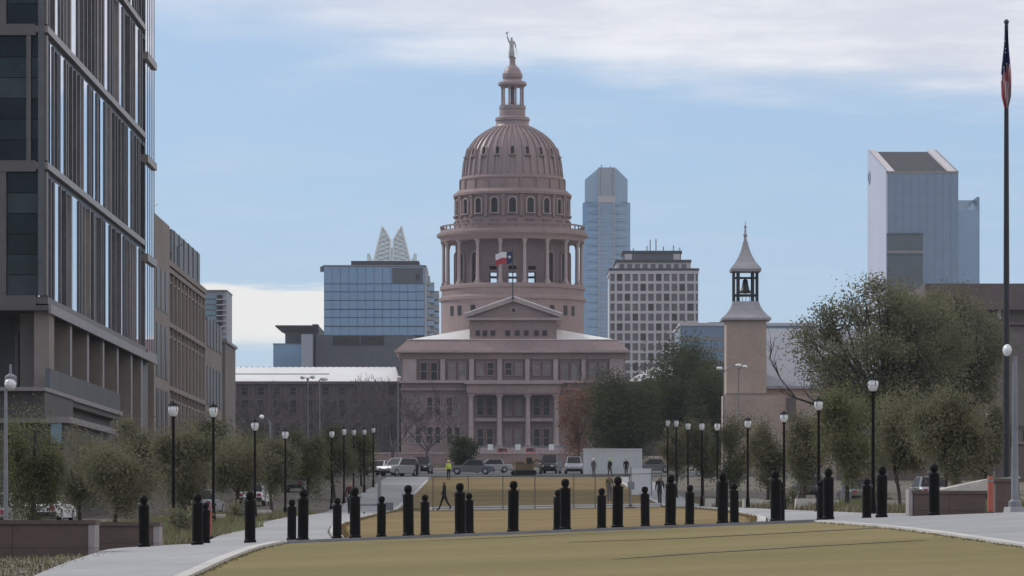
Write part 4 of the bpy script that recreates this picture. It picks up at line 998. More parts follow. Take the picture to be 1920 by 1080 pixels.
yt('second row tree behind the left planters', 150, 184, 812, 950, 150, 6500, .075, 9, G1, leaf_young)
yt('second row tree in front of the tan stone building', 268, 224, 778, 930, 150, 6500, .09, 10, G1, leaf_young)
yt('second row tree behind the second left lamp post', 385, 256, 788, 925, 130, 6000, .10, 11, G1, leaf_olive)
yt('second row tree left of the twin light poles', 490, 300, 800, 915, 120, 6000, .11, 12, G1, leaf_young)
yt('leaning young tree above the right planter wall', 1775, 124, 715, 905, 165, 9000, .06, 21, G2, leaf_young, trunk_r=.06, fork=.45)
yt('young tree right of the nearest right lamp post', 1690, 140, 730, 900, 130, 8000, .06, 22, G2, leaf_young, trunk_r=.06)
yt('young tree left of the nearest right lamp post', 1588, 164, 735, 915, 125, 7500, .07, 23, G2, leaf_olive)
yt('young tree beside the second right lamp post', 1505, 192, 770, 915, 95, 6000, .075, 24, G2, leaf_young)
yt('young tree between the third and fourth right lamp posts', 1440, 220, 780, 915, 90, 5500, .085, 25, G2, leaf_young)
yt('young tree behind the fifth right lamp post', 1372, 256, 785, 905, 85, 5000, .095, 26, G2, leaf_olive)
yt('young tree among the far right lamp posts', 1318, 296, 792, 895, 80, 4500, .11, 27, G2, leaf_young)
yt('last young tree right of the white container', 1268, 344, 798, 890, 70, 4000, .12, 28, G2, leaf_young)
yt('second row tree behind the right lamps', 1640, 210, 745, 900, 150, 6500, .085, 29, G2, leaf_olive)
yt('second row tree below the brown hall', 1850, 184, 760, 900, 110, 5500, .085, 30, G2, leaf_young)
D = 300.; x = PX(1650, D)
tree('large_tree', 'large grey-green tree rising above the right lamps against the slanted tower', x, D, PZ(502, D)-gz(x, D), 7.2, PZ(800, D)-gz(x, D), leaf_grey, 60000, .105, 41, None, .35, 95, .12, top=.2, fork=.30,
     extra=[([(PX(1600, D), D, PZ(770, D)), (PX(1535, D), D-1, PZ(762, D)), (PX(1490, D), D-1.5, PZ(748, D)), (PX(1460, D), D-2, PZ(712, D)), (PX(1440, D), D-2, PZ(675, D))], .12)])
D = 316.; x = PX(1790, D)
tree('large_tree', 'broad olive-brown tree in front of the brown hall', x, D, PZ(520, D)-gz(x, D), 4.6, PZ(800, D)-gz(x, D), leaf_grey, 40000, .11, 42, None, .3, 70, .13, top=.2)
D = 550.; x = PX(1270, D)
tree('live_oak', 'dark evergreen oak left of the bell tower', x, D, PZ(640, D)-gz(x, D), 7.6, PZ(845, D)-gz(x, D), leaf_dark, 40000, .17, 43, 'dark oaks between statehouse and bell tower', .4, 50, .2, top=.2, fork=.3)
D = 524.; x = PX(1165, D)
tree('live_oak', 'lower dark evergreen oak behind the white container', x, D, PZ(705, D)-gz(x, D), 5., PZ(862, D)-gz(x, D), leaf_dark, 30000, .16, 44, 'dark oaks between statehouse and bell tower', .35, 40, .22, fork=.3)
D = 540.; x = PX(1340, D)
tree('live_oak', 'dark evergreen oak directly behind the far right lamps', x, D, PZ(690, D)-gz(x, D), 4.5, PZ(870, D)-gz(x, D), leaf_dark, 22000, .16, 48, 'dark oaks between statehouse and bell tower', .35, 34, .22, fork=.3)
D = 600.; x = PX(1085, D)
tree('rust_tree', 'small rust-orange tree at the right of the portico', x, D, PZ(700, D)-gz(x, D), 2.9, PZ(850, D)-gz(x, D), leaf_rust, 3800, .2, 45, None, .15, 26, .22, barkm=bark_gray, fork=.3)
D = 580.; x = PX(868, D)
tree('round_shrub', 'dark rounded evergreen shrub left of the portico steps', x, D, PZ(812, D)-gz(x, D), 2.1, .3, leaf_dark, 5000, .18, 46, None, .12, 24, .24, cat='shrub')
GB = 'bare winter trees before the statehouse'
for lab, px, D, yt_, sd in (('bare winter tree just left of the portico', 800, 610, 722, 51), ('bare winter tree beside the tall pole left of the portico', 735, 592, 730, 52), ('bare winter tree below the white wing roof', 655, 620, 728, 53),
                        ('bare winter tree in front of the long wing near the twin lights', 570, 600, 735, 54), ('bare winter tree at the left end of the long wing', 490, 610, 738, 55), ('bare winter tree behind the fourth left lamp post', 610, 576, 748, 57), ('bare winter tree between the twin light poles and the portico', 695, 636, 720, 58), ('bare winter tree beside the tan stone building', 455, 572, 745, 59), ('bare tree beside the rust-orange tree', 1118, 636, 690, 56)):
    x, y = at_px(px, D); bare_tree(lab, x, y, (PZ(yt_, D)-gz(x, y))*1.02, sd, GB)

# ------------------------------------------------------------------ low planting
def tufts(name, m, spots, n, h, seed, w=.02):
    """blades of grass and small shrubs nobody could count, as one mesh"""
    rng = random.Random(seed); b = MB()
    for (x0, x1, y0, y1) in spots:
        k = int(n*(x1-x0)*(y1-y0))
        for i in range(k):
            x, y = rng.uniform(x0, x1), rng.uniform(y0, y1); z = gz(x, y); a = rng.uniform(0, 6.28); L = h*rng.uniform(.4, 1.3); s = rng.uniform(.2, .6)*L
            dx, dy = math.cos(a), math.sin(a)
            b.add([(x-dy*w, y+dx*w, z), (x+dy*w, y-dx*w, z), (x+dx*s, y+dy*s, z+L)], [(0, 1, 2)])
    return stuff(b.build(name, m))
tufts('ground_grass', leaf_grass, [(-10.5, -7.75, 60, 82.6)], 40, .07, 1)
tufts('ground_grass', leaf_olive, [(-13, -8.9, 96, 150), (-17, -11.2, 152, 240)], 30, .3, 2, .03)
tufts('ground_grass', leaf_grass, [(-10.5, -8.9, 100, 132), (-12.2, -11.3, 160, 240)], 45, .28, 3, .03)
tufts('ground_grass', leaf_grass, [(11.9, 14.5, 132, 200), (11.6, 15, 200, 280)], 30, .28, 4, .03)
tufts('ground_grass', leaf_olive, [(12.4, 18, 124, 260)], 22, .35, 5, .04)
# short turf blades on the near lawn, thicker and longer along its edges
nr0 = np.random.default_rng(9)
def turf(name, m, n, y0, y1, fl, fr, h, w, dz, edge=False):
    b = MB(); ys = nr0.uniform(y0, y1, n); us = nr0.uniform(0, 1, n); an = nr0.uniform(0, 6.28, n); hs = h*nr0.uniform(.4, 1.4, n)
    for y, u, a, L in zip(ys, us, an, hs):
        e0, e1 = fl(y), fr(y); x = (e0+nr0.normal(.0, .07) if u < .5 else e1-nr0.normal(.0, .07)) if edge else e0+(e1-e0)*u
        z = gz(x, y)+dz; dx, dy = math.cos(a), math.sin(a)
        b.add([(x-dy*w, y+dx*w, z-.01), (x+dy*w, y-dx*w, z-.01), (x+dx*L*.5, y+dy*L*.5, z+L)], [(0, 1, 2)])
    return stuff(b.build(name, m))
turf('turf_blades', lawn_m, 2600, 56, 84.4, Lnear, Rnear, .025, .02, .03, True)
turf('turf_blades', lawn_f, 4500, 116, 252, lambda y: L2(y)+.35, lambda y: R2(y)-.35, .10, .016, .05, True)
rng = random.Random(11)
def shrub(x, y, r, label, m, seed): tree('shrub', label, x, y, r*1.5, r, .05, m, 700, .06, seed, 'low shrubs beside the paths', .03, 12, .3, cat='shrub')
shrub(-10.2, 128, .7, 'low sage shrub at the foot of the nearest left lamp', leaf_young, 61); shrub(-10.6, 142, .6, 'low shrub beside the second left lamp', leaf_olive, 62); shrub(-11.9, 180, .6, 'low shrub near the third left lamp', leaf_young, 63)
shrub(12.3, 124, .55, 'low pale shrub at the left end of the right planter', leaf_young, 64); shrub(13.5, 156, .7, 'low shrub between the right lamps and ledges', leaf_olive, 65); shrub(12.4, 184, .6, 'low shrub by the pale stone ledges', leaf_young, 66)
# pale limestone ledges and boulders
def ledge(x, y, w, d, h, rz, label, seed):
    r_ = random.Random(seed); t = thing('stone_ledge', (x, y, gz(x, y)), label, 'stone ledge', 'pale limestone ledges in the planting')
    n = max(2, int(w/.9)); g = gz(x, y)
    for k in range(n):
        a, c = x-w/2+w*k/n+.015, x-w/2+w*(k+1)/n-.015; j = r_.uniform(-.04, .04)
        MB().frustum((a, c, y-d/2+j, y+d/2+j), (a+.03, c-.03, y-d/2+.03+j, y+d/2-.03+j), g-.2, g+h+r_.uniform(-.03, .03)).build('stone', limestone, t)
ledge(12.6, 208, 2.2, .7, .42, 0, 'pale limestone ledge right of the fourth right lamp', 1); ledge(12.9, 176, 1.9, .7, .45, 0, 'pale limestone ledge left of the second right lamp', 2)
ledge(13.8, 148, 2.4, .7, .42, 0, 'pale limestone ledge behind the right front bollards', 3); ledge(-13.2, 176, 2.2, .7, .45, 0, 'pale limestone ledge under the left young trees', 4); ledge(-13.0, 208, 2.0, .7, .4, 0, 'pale limestone ledge near the fourth left lamp', 5)
ledge(12.9, 244, 3.2, .8, .5, 0, 'far pale limestone ledge behind the right lamps', 6)

# ------------------------------------------------------------------ planters
def planter(name, label, x0, x1, y0, y1, zt, m, end=None, cap_=None):
    zb = min(gz(x0, y0), gz(x1, y1), gz(x1, y0))-.2; t = thing(name, ((x0+x1)/2, (y0+y1)/2, zb+.2), label, 'planter', 'brown brick planters')
    n = max(1, round((x1-x0)/1.25)); rows = max(2, round((zt-zb)/.5))
    bx('planter_core', m, t, x0+.03, x1-.03, y0+.03, y1, zb, zt-.02)
    for r_ in range(rows):
        za, zc_ = zb+(zt-.09-zb)*r_/rows, zb+(zt-.09-zb)*(r_+1)/rows
        for k in range(n):
            bx('block', m, t, x0+(x1-x0)*k/n+.004, x0+(x1-x0)*(k+1)/n-.004, y0, y0+.2, za+.004, zc_-.004)
        if end: bx('end_stone', planter_end, t, x1-.002, x1+.12, y0-.01, y1, za+.004, zc_-.004)
    bx('coping', cap_ or m, t, x0-.03, x1+.14, y0-.04, y1+.02, zt-.085, zt)
    return t
D = 82.; planter('brick_planter', 'dark brick planter wall nearest the camera at left', PX(-120, D), PX(166, D), D, D+.9, PZ(975, D), corten, True)
D = 92.; planter('brick_planter', 'dark brick planter wall behind the leftmost bollard', PX(150, D), PX(288, D), D, D+.9, PZ(979, D), corten, True)
D = 112.; planter('brick_planter', 'long brick planter wall behind the rightmost bollard', PX(1712, D), PX(1848, D), D, D+.9, PZ(920, D), corten, False); bx('planter_end', planter_end, bpy.data.objects['brick_planter.002'], PX(1704, D), PX(1711, D), D-.02, D+.9, gz(10.7, D)-.2, PZ(917, D))
t = thing('limestone_ramp', (13.2, 123, gz(13, 122)), 'pale sloping limestone slab above the right planter', 'ramp')
MB().prism([(PX(1755, 120), PZ(920, 120)), (PX(1915, 120), PZ(920, 120)), (PX(1915, 120), PZ(893, 120)), (PX(1860, 120), PZ(897, 120))], 'y', 120.2, 125).build('slab', limestone, t)
D = 104.; planter('brick_planter', 'tall brick planter end beside the orange delineator', PX(1866, D), PX(1912, D), D, D+1., PZ(897, D), corten, False)
t = thing('concrete_block', (PX(1925, 94), 94, gz(11.5, 94)), 'grey concrete block at the right edge under the lamp post', 'concrete block')
D = 94.; b = MB(); b.frustum((PX(1893, D), PX(1990, D), D, D+1.4), (PX(1896, D), PX(1990, D), D+.05, D+1.35), gz(11.5, 94)-.1, PZ(950, D)); b.build('block', concrete, t)
def delineator(label, x, y, h):
    g = gz(x, y); t = thing('traffic_delineator', (x, y, g), label, 'delineator', 'orange traffic delineators')
    MB().lathe([(0, g+.08), (.2, g+.06), (.22, g), (.08, g+.1)], x, y, 12).build('base', rubber, t); MB().lathe([(.075, g+.08), (.07, g+h-.08), (.075, g+h-.07), (.05, g+h), (0, g+h)], x, y, 14).build('tube', orange_pl, t)
    MB().lathe([(.077, g+h*.86), (.077, g+h*.92)], x, y, 14).build('reflective_band', post_grey, t)
delineator('orange delineator tube beside the right brick planter', PX(1857, 103), 103, .98); delineator('orange delineator tube behind the left twin bollards', PX(393, 124), 124, 1.)

# ------------------------------------------------------------------ bollards
def make_bollard():
    t = thing('bollard', (0, 0, 0), '', 'bollard', 'black bollards across the mall')
    MB().lathe([(.128, 0), (.128, .05), (.112, .07), (.112, .84), (.104, .87), (.062, .89), (.055, .93)], 0, 0, 20).build('post', black_paint, t)
    MB().lathe([(.058, .922), (.078, .935), (.084, .975), (.08, 1.03), (.05, 1.062), (0, 1.072)], 0, 0, 18, 0, False).build('cap', black_paint, t)
    for sg in (-1, 1):
        b = MB(); P = [(sg*(.10+.035*math.sin(a)), 0, .875+.035*math.cos(a)-.0) for a in [math.pi*k/6 for k in range(7)]]
        b.tube(P, .012, 6).build('chain_eye', post_grey, t)
    return t
near = [(270, 1043), (370, 1038), (469, 1036), (568, 1018), (666, 1014), (766, 1006), (863, 1003), (962, 1000), (1060, 996), (1158, 990), (1257, 988), (1355, 987), (1455, 986), (1553, 982), (1653, 982), (1752, 980)]
far = [(385, 1027), (547, 1018), (632, 1015), (715, 1011), (797, 1006), (880, 1003), (1046, 995), (1128, 992), (1210, 986), (1293, 986), (1377, 980), (1463, 982), (1540, 976), (1625, 976)]
proto = make_bollard()
for row, lst, D, word in (('front', near, 88., 'front'), ('back', far, 111., 'back')):
    for i, (px, py) in enumerate(lst):
        x = PX(px, D); z = gz(x, D)+.045
        lab = 'black round-capped bollard, %s from the left in the %s row' % (ORD[i], 'taller front' if row == 'front' else 'smaller back')
        sc = 1.02 if row == 'front' else 1.07
        if row == 'front' and i == 0: o = proto; o.location = (x, D, z); o['label'] = lab
        else: o = copy_thing(proto, (x, D, z), random.uniform(-.2, .2), lab)
        o.scale = (sc, sc, 1.02); o.rotation_euler = (R(random.uniform(-.6, .6)), R(random.uniform(-.7, .7)), random.uniform(-.3, .3))
# ------------------------------------------------------------------ lamp posts
def make_lamp():
    t = thing('lamp_post', (0, 0, 0), '', 'lamp post', 'black lantern posts along the paths')
    MB().lathe([(.16, 0), (.16, .06), (.10, .12), (.09, .5), (.065, .55)], 0, 0, 14).build('base', black_paint, t)
    MB().lathe([(.062, .5), (.046, 3.78), (.075, 3.80), (.075, 3.85)], 0, 0, 12).build('pole', black_paint, t)
    MB().lathe([(.07, 3.84), (.12, 3.89), (.155, 3.98), (.165, 4.08), (.15, 4.15), (.11, 4.20)], 0, 0, 18, 0, False).build('globe', lamp_glass, t)
    MB().lathe([(.12, 4.20), (.185, 4.205), (.175, 4.225), (.10, 4.27), (.03, 4.30), (.02, 4.36), (0, 4.37)], 0, 0, 18).build('cap', black_paint, t)
    for k in range(4):
        a = math.pi/4+k*math.pi/2; MB().tube([(.075*math.cos(a), .075*math.sin(a), 3.85), (.168*math.cos(a), .168*math.sin(a), 4.04), (.14*math.cos(a), .14*math.sin(a), 4.19)], .010, 5).build('cage_bar', black_paint, t)
    return t
lamp = make_lamp(); first = True
for side, X, lst in (('left', -11.5, [325, 400, 478, 535, 622, 645, 663, 683, 700]), ('right', 11.5, [1637, 1535, 1470, 1402, 1345, 1316, 1290, 1268, 1252])):
    for i, px in enumerate(lst):
        y = X*7800/(px-960); lab = 'black lantern post on the %s path, %s from the camera' % (side, 'nearest' if i == 0 else ORD[i]+' nearest')
        if first: o = lamp; o.location = (X, y, gz(X, y)); o['label'] = lab; first = False
        else: o = copy_thing(lamp, (X, y, gz(X, y)), random.uniform(0, 1.5), lab)
        tops = {325: 752, 400: 755, 478: 785, 535: 803, 622: 803, 645: 799, 663: 801, 683: 801, 700: 798, 1637: 703, 1535: 744, 1470: 770, 1402: 782, 1345: 788, 1316: 788, 1290: 788, 1268: 783, 1252: 783}
        s = (PZ(tops[px], y)-gz(X, y))/4.35; o.scale = (1.05, 1.05, s)
def street_light(label, x, y, ztop, arms, r=.09, headm=head_white, group='tall street lights', polem=post_grey):
    g = gz(x, y); t = thing('street_light', (x, y, g), label, 'street light', group)
    MB().lathe([(r*1.7, g-.1), (r*1.7, g+.3), (r, g+.35), (r*.6, ztop)], x, y, 10).build('pole', polem, t)
    for (dx, dz, hl) in arms:
        if abs(dx) > .1: MB().tube([(x, y, ztop-.3), (x+dx*.4, y, ztop+dz*.7), (x+dx, y, ztop+dz)], [r*.5, r*.4, r*.35], 6).build('arm', polem, t)
        sg = 1 if dx >= 0 else -1
        MB().sphere((x+dx+sg*hl*.4, y, ztop+dz), 1, 10, 6, (hl*.55, .22, .14)).build('lamp_head', headm, t)
D = 320.
street_light('tall grey pole with twin bright heads before the long wing', PX(577, D), D, PZ(709, D), [(-.25, .05, .35), (.25, .08, .35)]); street_light('second tall grey pole with single head right of the twin head pole', PX(599, D), D, PZ(712, D), [(.1, .05, .6)])
street_light('thin tall grey pole left of the portico', PX(746, 420), 420, PZ(708, 420), [(.05, 0, .3)], .1)
D = 340.; street_light('tall pole with two pale heads in front of the bell tower', PX(1357, D), D, PZ(692, D), [(-.15, .05, .5), (1.0, .3, .5)]); street_light('tall thin pole with small head beside the bell tower', PX(1385, D), D, PZ(690, D), [(.35, .1, .4)], .07)
street_light('curved arm street light behind the third left lamp', PX(507, 240), 240, PZ(790, 240), [(-.4, .25, .25)], .07)
D = 210.; street_light('cobra head street light among the right young trees', PX(1580, D), D, PZ(824, D), [(.85, .33, .75)], .06)
street_light('small pale street light below the brown hall', PX(1864, 260), 260, PZ(780, 260), [(-.2, .05, .35)], .07)
D = 92.; street_light('near grey lamp post at the left edge of the picture', PX(11, D), D, PZ(730, D), [(0, .12, .25)], .055, lamp_glass); MB().lathe([(.06, PZ(722, D)), (.13, PZ(716, D)), (.13, PZ(706, D)), (.03, PZ(700, D)), (.03, PZ(684, D)), (0, PZ(683, D))], PX(20, D), D, 12).build('lantern_top', post_grey, bpy.data.objects['street_light.008'] if 'street_light.008' in bpy.data.objects else None)
D = 96.; street_light('grey lamp post with round head beside the big flagpole', PX(1903, D), D, PZ(668, D), [(-.1, .14, .2)], .09, lamp_glass)
# ------------------------------------------------------------------ tall flagpole with furled national flag
D = 132.; x = PX(1887, D); g = gz(x, D); fp = thing('tall_flagpole', (x, D, g), 'tall dark flagpole with ball finial at the right edge', 'flagpole')
MB().lathe([(.22, g), (.22, g+.12), (.14, g+.3), (.115, g+.4), (.10, g+6.), (.06, PZ(46, D))], x, D, 14).build('pole', iron_dk, fp); MB().sphere((x, D, PZ(41, D)), .085, 12, 8).build('ball', brass, fp)
fl = thing('national_flag', (x-.1, D, PZ(130, D)), 'limp red white and blue striped flag hanging from the tall flagpole', 'flag')
nc, nr_ = 14, 26; b = MB(); vs_ = []
for j in range(nr_+1):
    v = j/nr_; zt = PZ(54+150*v, D); w = .03+.115*math.sin(min(1, v*1.25+.08)*math.pi*.62)
    if v > .85: w *= 1-(v-.85)*3.2
    for i in range(nc+1):
        u = i/nc; vs_.append((x-.01-.01*v+(u-.52)*2*w+.02*math.sin(v*7+u*3), D-.16+.05*math.sin(i*math.pi*.9+v*2.2)*(.5+v), zt-.12*u*(1-v)))
for j in range(nr_):
    for i in range(nc):
        a = j*(nc+1)+i; v = (j+.5)/nr_; blue = v < .50-.012*(i-6)+.05*math.sin(i*1.3)
        b.add([vs_[a], vs_[a+1], vs_[a+nc+2], vs_[a+nc+1]], [(0, 3, 2, 1)], 0 if blue else (1 if (i+int(v*3)) % 2 else 2), True)
b.build('cloth', [flag_blue, flag_white, flag_red], fl)
sr = random.Random(3)
for k in range(9):
    px, py = 1881+sr.uniform(-3, 6), 72+k*7; MB().prism(star_pts((PX(px, D), PZ(py, D)), .022), 'y', D-.245, D-.2).build('star', flag_white, fl)

# ------------------------------------------------------------------ temporary fence across the lawn
FYf = 253.2; t = thing('mesh_fence', (2, FYf, gz(2, FYf)), 'temporary wire mesh fence standing across the lawn', 'fence')
posts = [812, 878, 943, 1003, 1076, 1116, 1180, 1240]
for i, px in enumerate(posts):
    x = PX(px, FYf); g = gz(x, FYf)
    MB().tube([(x, FYf, g), (x, FYf, g+2.1)], .03, 6).build('post', wire_m, t); bx('foot', wire_m, t, x-.04, x+.04, FYf-.4, FYf+.4, g+.04, g+.1)
    if i < len(posts)-1:
        x1 = PX(posts[i+1], FYf)
        for h in (.15, 2.05): MB().tube([(x, FYf, g+h), (x1, FYf, gz(x1, FYf)+h)], .022, 5).build('rail', wire_m, t)
        b = MB(); n = int((x1-x)/.1)
        for k in range(1, n): b.tube([(x+(x1-x)*k/n, FYf, g+.15), (x+(x1-x)*k/n, FYf, g+2.05)], .002, 3, 0, False)
        for k in range(1, 12): b.tube([(x, FYf, g+.15+k*.16), (x1, FYf, g+.15+k*.16)], .002, 3, 0, False)
        stuff(b.build('wire_mesh', wire_m, t))
D = 300.; t = thing('white_screen_panel', (PX(1208, D), D, gz(PX(1208, D), D)), 'white site screen panel behind the fence at right', 'screen')
b0 = gz(PX(1208, D), D); bx('sheet', white_pt, t, PX(1184, D), PX(1221, D), D, D+.04, b0+.1, b0+2.0)
for px in (1183, 1222): bx('post', post_grey, t, PX(px, D)-.04, PX(px, D)+.04, D-.03, D+.08, b0-.1, b0+2.1)
bx('stay', post_grey, t, PX(1202, D)-.03, PX(1202, D)+.03, D-.9, D-.03, b0+.05, b0+.11)
D = 244.; x = PX(1183, D); g = gz(x, D); t = thing('sign_stand', (x, D, g), 'thin sign stand with wide rusty foot on the lawn', 'sign stand')
MB().tube([(x, D, g+.1), (x, D, g+1.5)], .035, 8).build('post', post_grey, t); MB().lathe([(.38, g+.05), (.36, g+.11), (.08, g+.16), (.04, g+.3)], x, D, 14).build('foot', corten, t); bx('plate', post_grey, t, x-.2, x+.2, D-.05, D-.02, g+1.15, g+1.6)
# orange-and-white barricades near the far path
D = 236.; x = PX(706, D); g = gz(x, D); t = thing('equipment_cart', (x, D, g), 'grey wheeled barricade stand on the left path', 'barricade')
bx('beam', post_grey, t, x-.95, x+.5, D, D+.1, g+.45, g+.58); bx('mast', post_grey, t, x+.05, x+.25, D+.02, D+.2, g+.1, g+2.2); bx('box', grey_pt, t, x+.5, x+.95, D-.1, D+.3, g+.2, g+.65)
for q in (-.7, .3): MB().tube([(x+q, D-.3, g+.06), (x+q, D+.4, g+.06)], .05, 8).build('foot', rubber, t)

# ------------------------------------------------------------------ vehicles
def make_car(name, label, x, y, rz, paint, L=4.6, W=1.82, kind='car', cat='car', group=None):
    t = thing(name, (0, 0, 0), label, cat, group)
    hh = {'car': (.88, 1.45), 'suv': (1.05, 1.75), 'van': (1.2, 2.05), 'truck': (1.12, 1.9)}[kind]; bl, rt = hh; h = L/2
    prof = [(-h, .35), (-h+.02, bl*.85), (-h+.15, bl), (h*.5, bl), (h*.93, bl*.86), (h, bl*.66), (h, .35), (h*.8, .25), (-h*.8, .25)]
    b = MB(); n = len(prof)
    secs = [(-W/2, .94, -.0), (-W/2+.09, 1., 0), (W/2-.09, 1., 0), (W/2, .94, 0)]
    vs_ = [((p[0])*s, yy, .3+(p[1]-.3)*s) for yy, s, _ in secs for p in prof]
    fs = [tuple(range(n)), tuple(range(3*n, 4*n))[::-1]]
    for i in range(3):
        for k in range(n): k2 = (k+1) % n; fs.append((i*n+k, (i+1)*n+k, (i+1)*n+k2, i*n+k2))
    b.add(vs_, fs); b.build('body', paint, t)
    back = {'car': -.62, 'suv': -.93, 'van': -.95, 'truck': -.12}[kind]; frt = {'car': .32, 'suv': .36, 'van': .55, 'truck': .38}[kind]
    cab = [(back*h, bl-.02), (back*h+.28, rt), (frt*h-.45, rt), (frt*h+.28, bl-.02)]; w0, w1 = W/2-.08, W/2-.24
    V = [(p[0], -(w0 if i in (0, 3) else w1), p[1]) for i, p in enumerate(cab)]+[(p[0], (w0 if i in (0, 3) else w1), p[1]) for i, p in enumerate(cab)]
    MB().add(V, [(0, 1, 2, 3)[::-1], (4, 5, 6, 7), (1, 5, 6, 2)[::-1], (0, 4, 5, 1)[::-1], (2, 6, 7, 3)[::-1]]).build('cabin', paint, t)
    def pane(a, b_, c, d):          # inset quad a little proud of the cabin
        P = [Vector(V[i]) for i in (a, b_, c, d)]; ctr = sum(P, Vector())/4; nn = (P[1]-P[0]).cross(P[2]-P[0]).normalized()
        if nn.dot(ctr-Vector((0, 0, bl))) < 0: nn = -nn
        q = [p.lerp(ctr, .13)+nn*.015 for p in P]; q2 = [p.lerp(ctr, .13)-nn*.03 for p in P]
        MB().add(q+q2, [(0, 1, 2, 3), (4, 5, 1, 0), (5, 6, 2, 1), (6, 7, 3, 2), (7, 4, 0, 3)]).build('window', win_dark, t)
    pane(0, 1, 2, 3); pane(4, 5, 6, 7); pane(0, 4, 5, 1); pane(2, 6, 7, 3)
    if kind == 'truck':
        for sg in (-1, 1): bx('bed_side', paint, t, -h+.05, back*h-.05, sg*(W/2-.12)-.05, sg*(W/2-.12)+.05, bl-.02, bl+.28)
    for sx in (-.62, .62):
        for sg in (-1, 1):
            wv = MB().tube([(sx*h, sg*(W/2-.2), .33), (sx*h, sg*(W/2+.01), .33)], .33, 16).build('wheel', rubber, t); MB().tube([(sx*h, sg*(W/2), .33), (sx*h, sg*(W/2+.025), .33)], .2, 12).build('rim', silver_pt, wv)
    for sg in (-1, 1):
        bx('headlight', head_white, t, h-.06, h+.02, sg*(W/2-.38)-.16, sg*(W/2-.38)+.16, bl*.6, bl*.6+.16); bx('tail_light', red_pt, t, -h-.02, -h+.05, sg*(W/2-.3)-.12, sg*(W/2-.3)+.12, bl*.65, bl*.65+.2)
    bx('bumper', rubber, t, h-.1, h+.05, -W/2+.12, W/2-.12, .28, .48); bx('bumper', rubber, t, -h-.05, -h+.1, -W/2+.12, W/2-.12, .3, .5)
    t.location = (x, y, gz(x, y)+.05); t.rotation_euler = (0, 0, rz); return t
GV = 'vehicles parked beyond the lawn'
def car(label, px, D, rz, paint, **k): make_car(k.pop('name', 'parked_car'), label, PX(px, D), D, R(rz), paint, group=GV, **k)
car('pale grey work van parked at the head of the left path', 748, 406, 232, silver_pt, kind='suv', L=4.6, name='work_van', cat='van')
car('white car nose partly hidden left of the work van', 712, 412, 250, white_pt)
car('black car parked right of the work van', 792, 428, 265, dark_pt, kind='suv')
car('dark grey car parked behind the far lawn left of the excavator', 884, 420, 178, grey_pt)
car('silver car parked in the middle beyond the lawn', 920, 444, 185, silver_pt)
car('black pickup truck right of the excavator', 1032, 432, 262, dark_pt, kind='truck', L=5.3, name='pickup_truck', cat='pickup truck')
car('pale grey car left of the white container', 1076, 428, 270, silver_pt, kind='suv')
car('dark car parked at the right of the white container', 1222, 444, 180, grey_pt)
car('red car behind the granite wall before the portico', 995, 684, 90, red_pt, L=4.4)
car('second red car left on the drive before the portico', 942, 688, 90, red_pt, L=4.4)
for i, (px, D, p, lab) in enumerate(((70, 168, silver_pt, 'silver car parked under the leftmost young trees'), (150, 200, white_pt, 'white car parked behind the left planters'), (430, 250, silver_pt, 'silver car behind the third left lamp'), (520, 280, white_pt, 'white car behind the fourth left lamp'),
                                     (590, 330, grey_pt, 'grey car at the far left under trees'), (1560, 236, grey_pt, 'grey car behind the right young trees'), (1690, 224, silver_pt, 'silver car behind the nearest right lamp'), (1475, 280, dark_pt, 'black car behind the third right lamp'))):
    make_car('parked_car', lab, PX(px, D)-(1.5 if px < 900 else -1.5), D, R(85 if px < 900 else 95), p, group='cars parked beside the paths')
# tracked excavator
D = 412.; ex = thing('excavator', (0, 0, 0), 'ochre tracked excavator with folded arm beyond the far lawn', 'excavator')
for sg in (-1, 1): MB().prism([(-1.3, .1), (-1.1, 0), (1.1, 0), (1.3, .1), (1.35, .4), (1.1, .6), (-1.1, .6), (-1.35, .4)], 'y', sg*.8-.22, sg*.8+.22).build('track', rubber, ex)
MB().frustum((-1.2, 1.0, -.95, .95), (-1.1, .9, -.85, .85), .65, 1.25).build('house', yellow_mach, ex); cb = MB().frustum((.1, 1.0, -.85, -.05), (.15, .8, -.8, -.1), 1.25, 2.1).build('cab', yellow_mach, ex)
bx('cab_window', win_dark, cb, .2, .8, -.87, -.84, 1.35, 1.95); bx('engine_cover', yellow_mach, ex, -1.15, -.1, -.8, .8, 1.25, 1.55)
MB().tube([(.8, .3, 1.1), (1.5, .3, 1.9), (2.3, .3, 1.55)], [.17, .15, .12], 6).build('boom', yellow_mach, ex); MB().tube([(2.3, .3, 1.6), (2.0, .3, .7)], [.12, .09], 6).build('stick', yellow_mach, ex); MB().prism([(1.75, .1), (2.25, .15), (2.3, .6), (1.95, .7)], 'y', -.05, .65).build('bucket', iron_dk, ex)
ex.location = (PX(982, D), D, gz(PX(982, D), D)+.04); ex.rotation_euler = (0, 0, R(12)); ex.scale = (.85, .85, .85)
# white container
D = 410.; x0, x1 = PX(1094, D), PX(1204, D); g = gz((x0+x1)/2, D); zt = PZ(841, D)
t = thing('site_container', ((x0+x1)/2, D, g), 'white site container standing beyond the far lawn', 'container')
bx('shell', container_w, t, x0+.06, x1-.06, D+.06, D+2.4, g+.12, zt-.1)
for k in range(26):
    xx = x0+.15+(x1-x0-.3)*k/26; bx('corrugation', container_w, t, xx, xx+.12, D, D+.06, g+.2, zt-.16)
bx('top_rail', white_pt, t, x0, x1, D-.03, D+2.46, zt-.1, zt); bx('bottom_rail', post_grey, t, x0, x1, D-.03, D+2.46, g, g+.14)
for xx in (x0, x1-.14): bx('corner_post', white_pt, t, xx, xx+.14, D-.02, D+.14, g+.14, zt-.1)
bx('side_door', grey_pt, t, x0-.04, x0+.06, D+.3, D+2.2, g+.2, zt-.2)
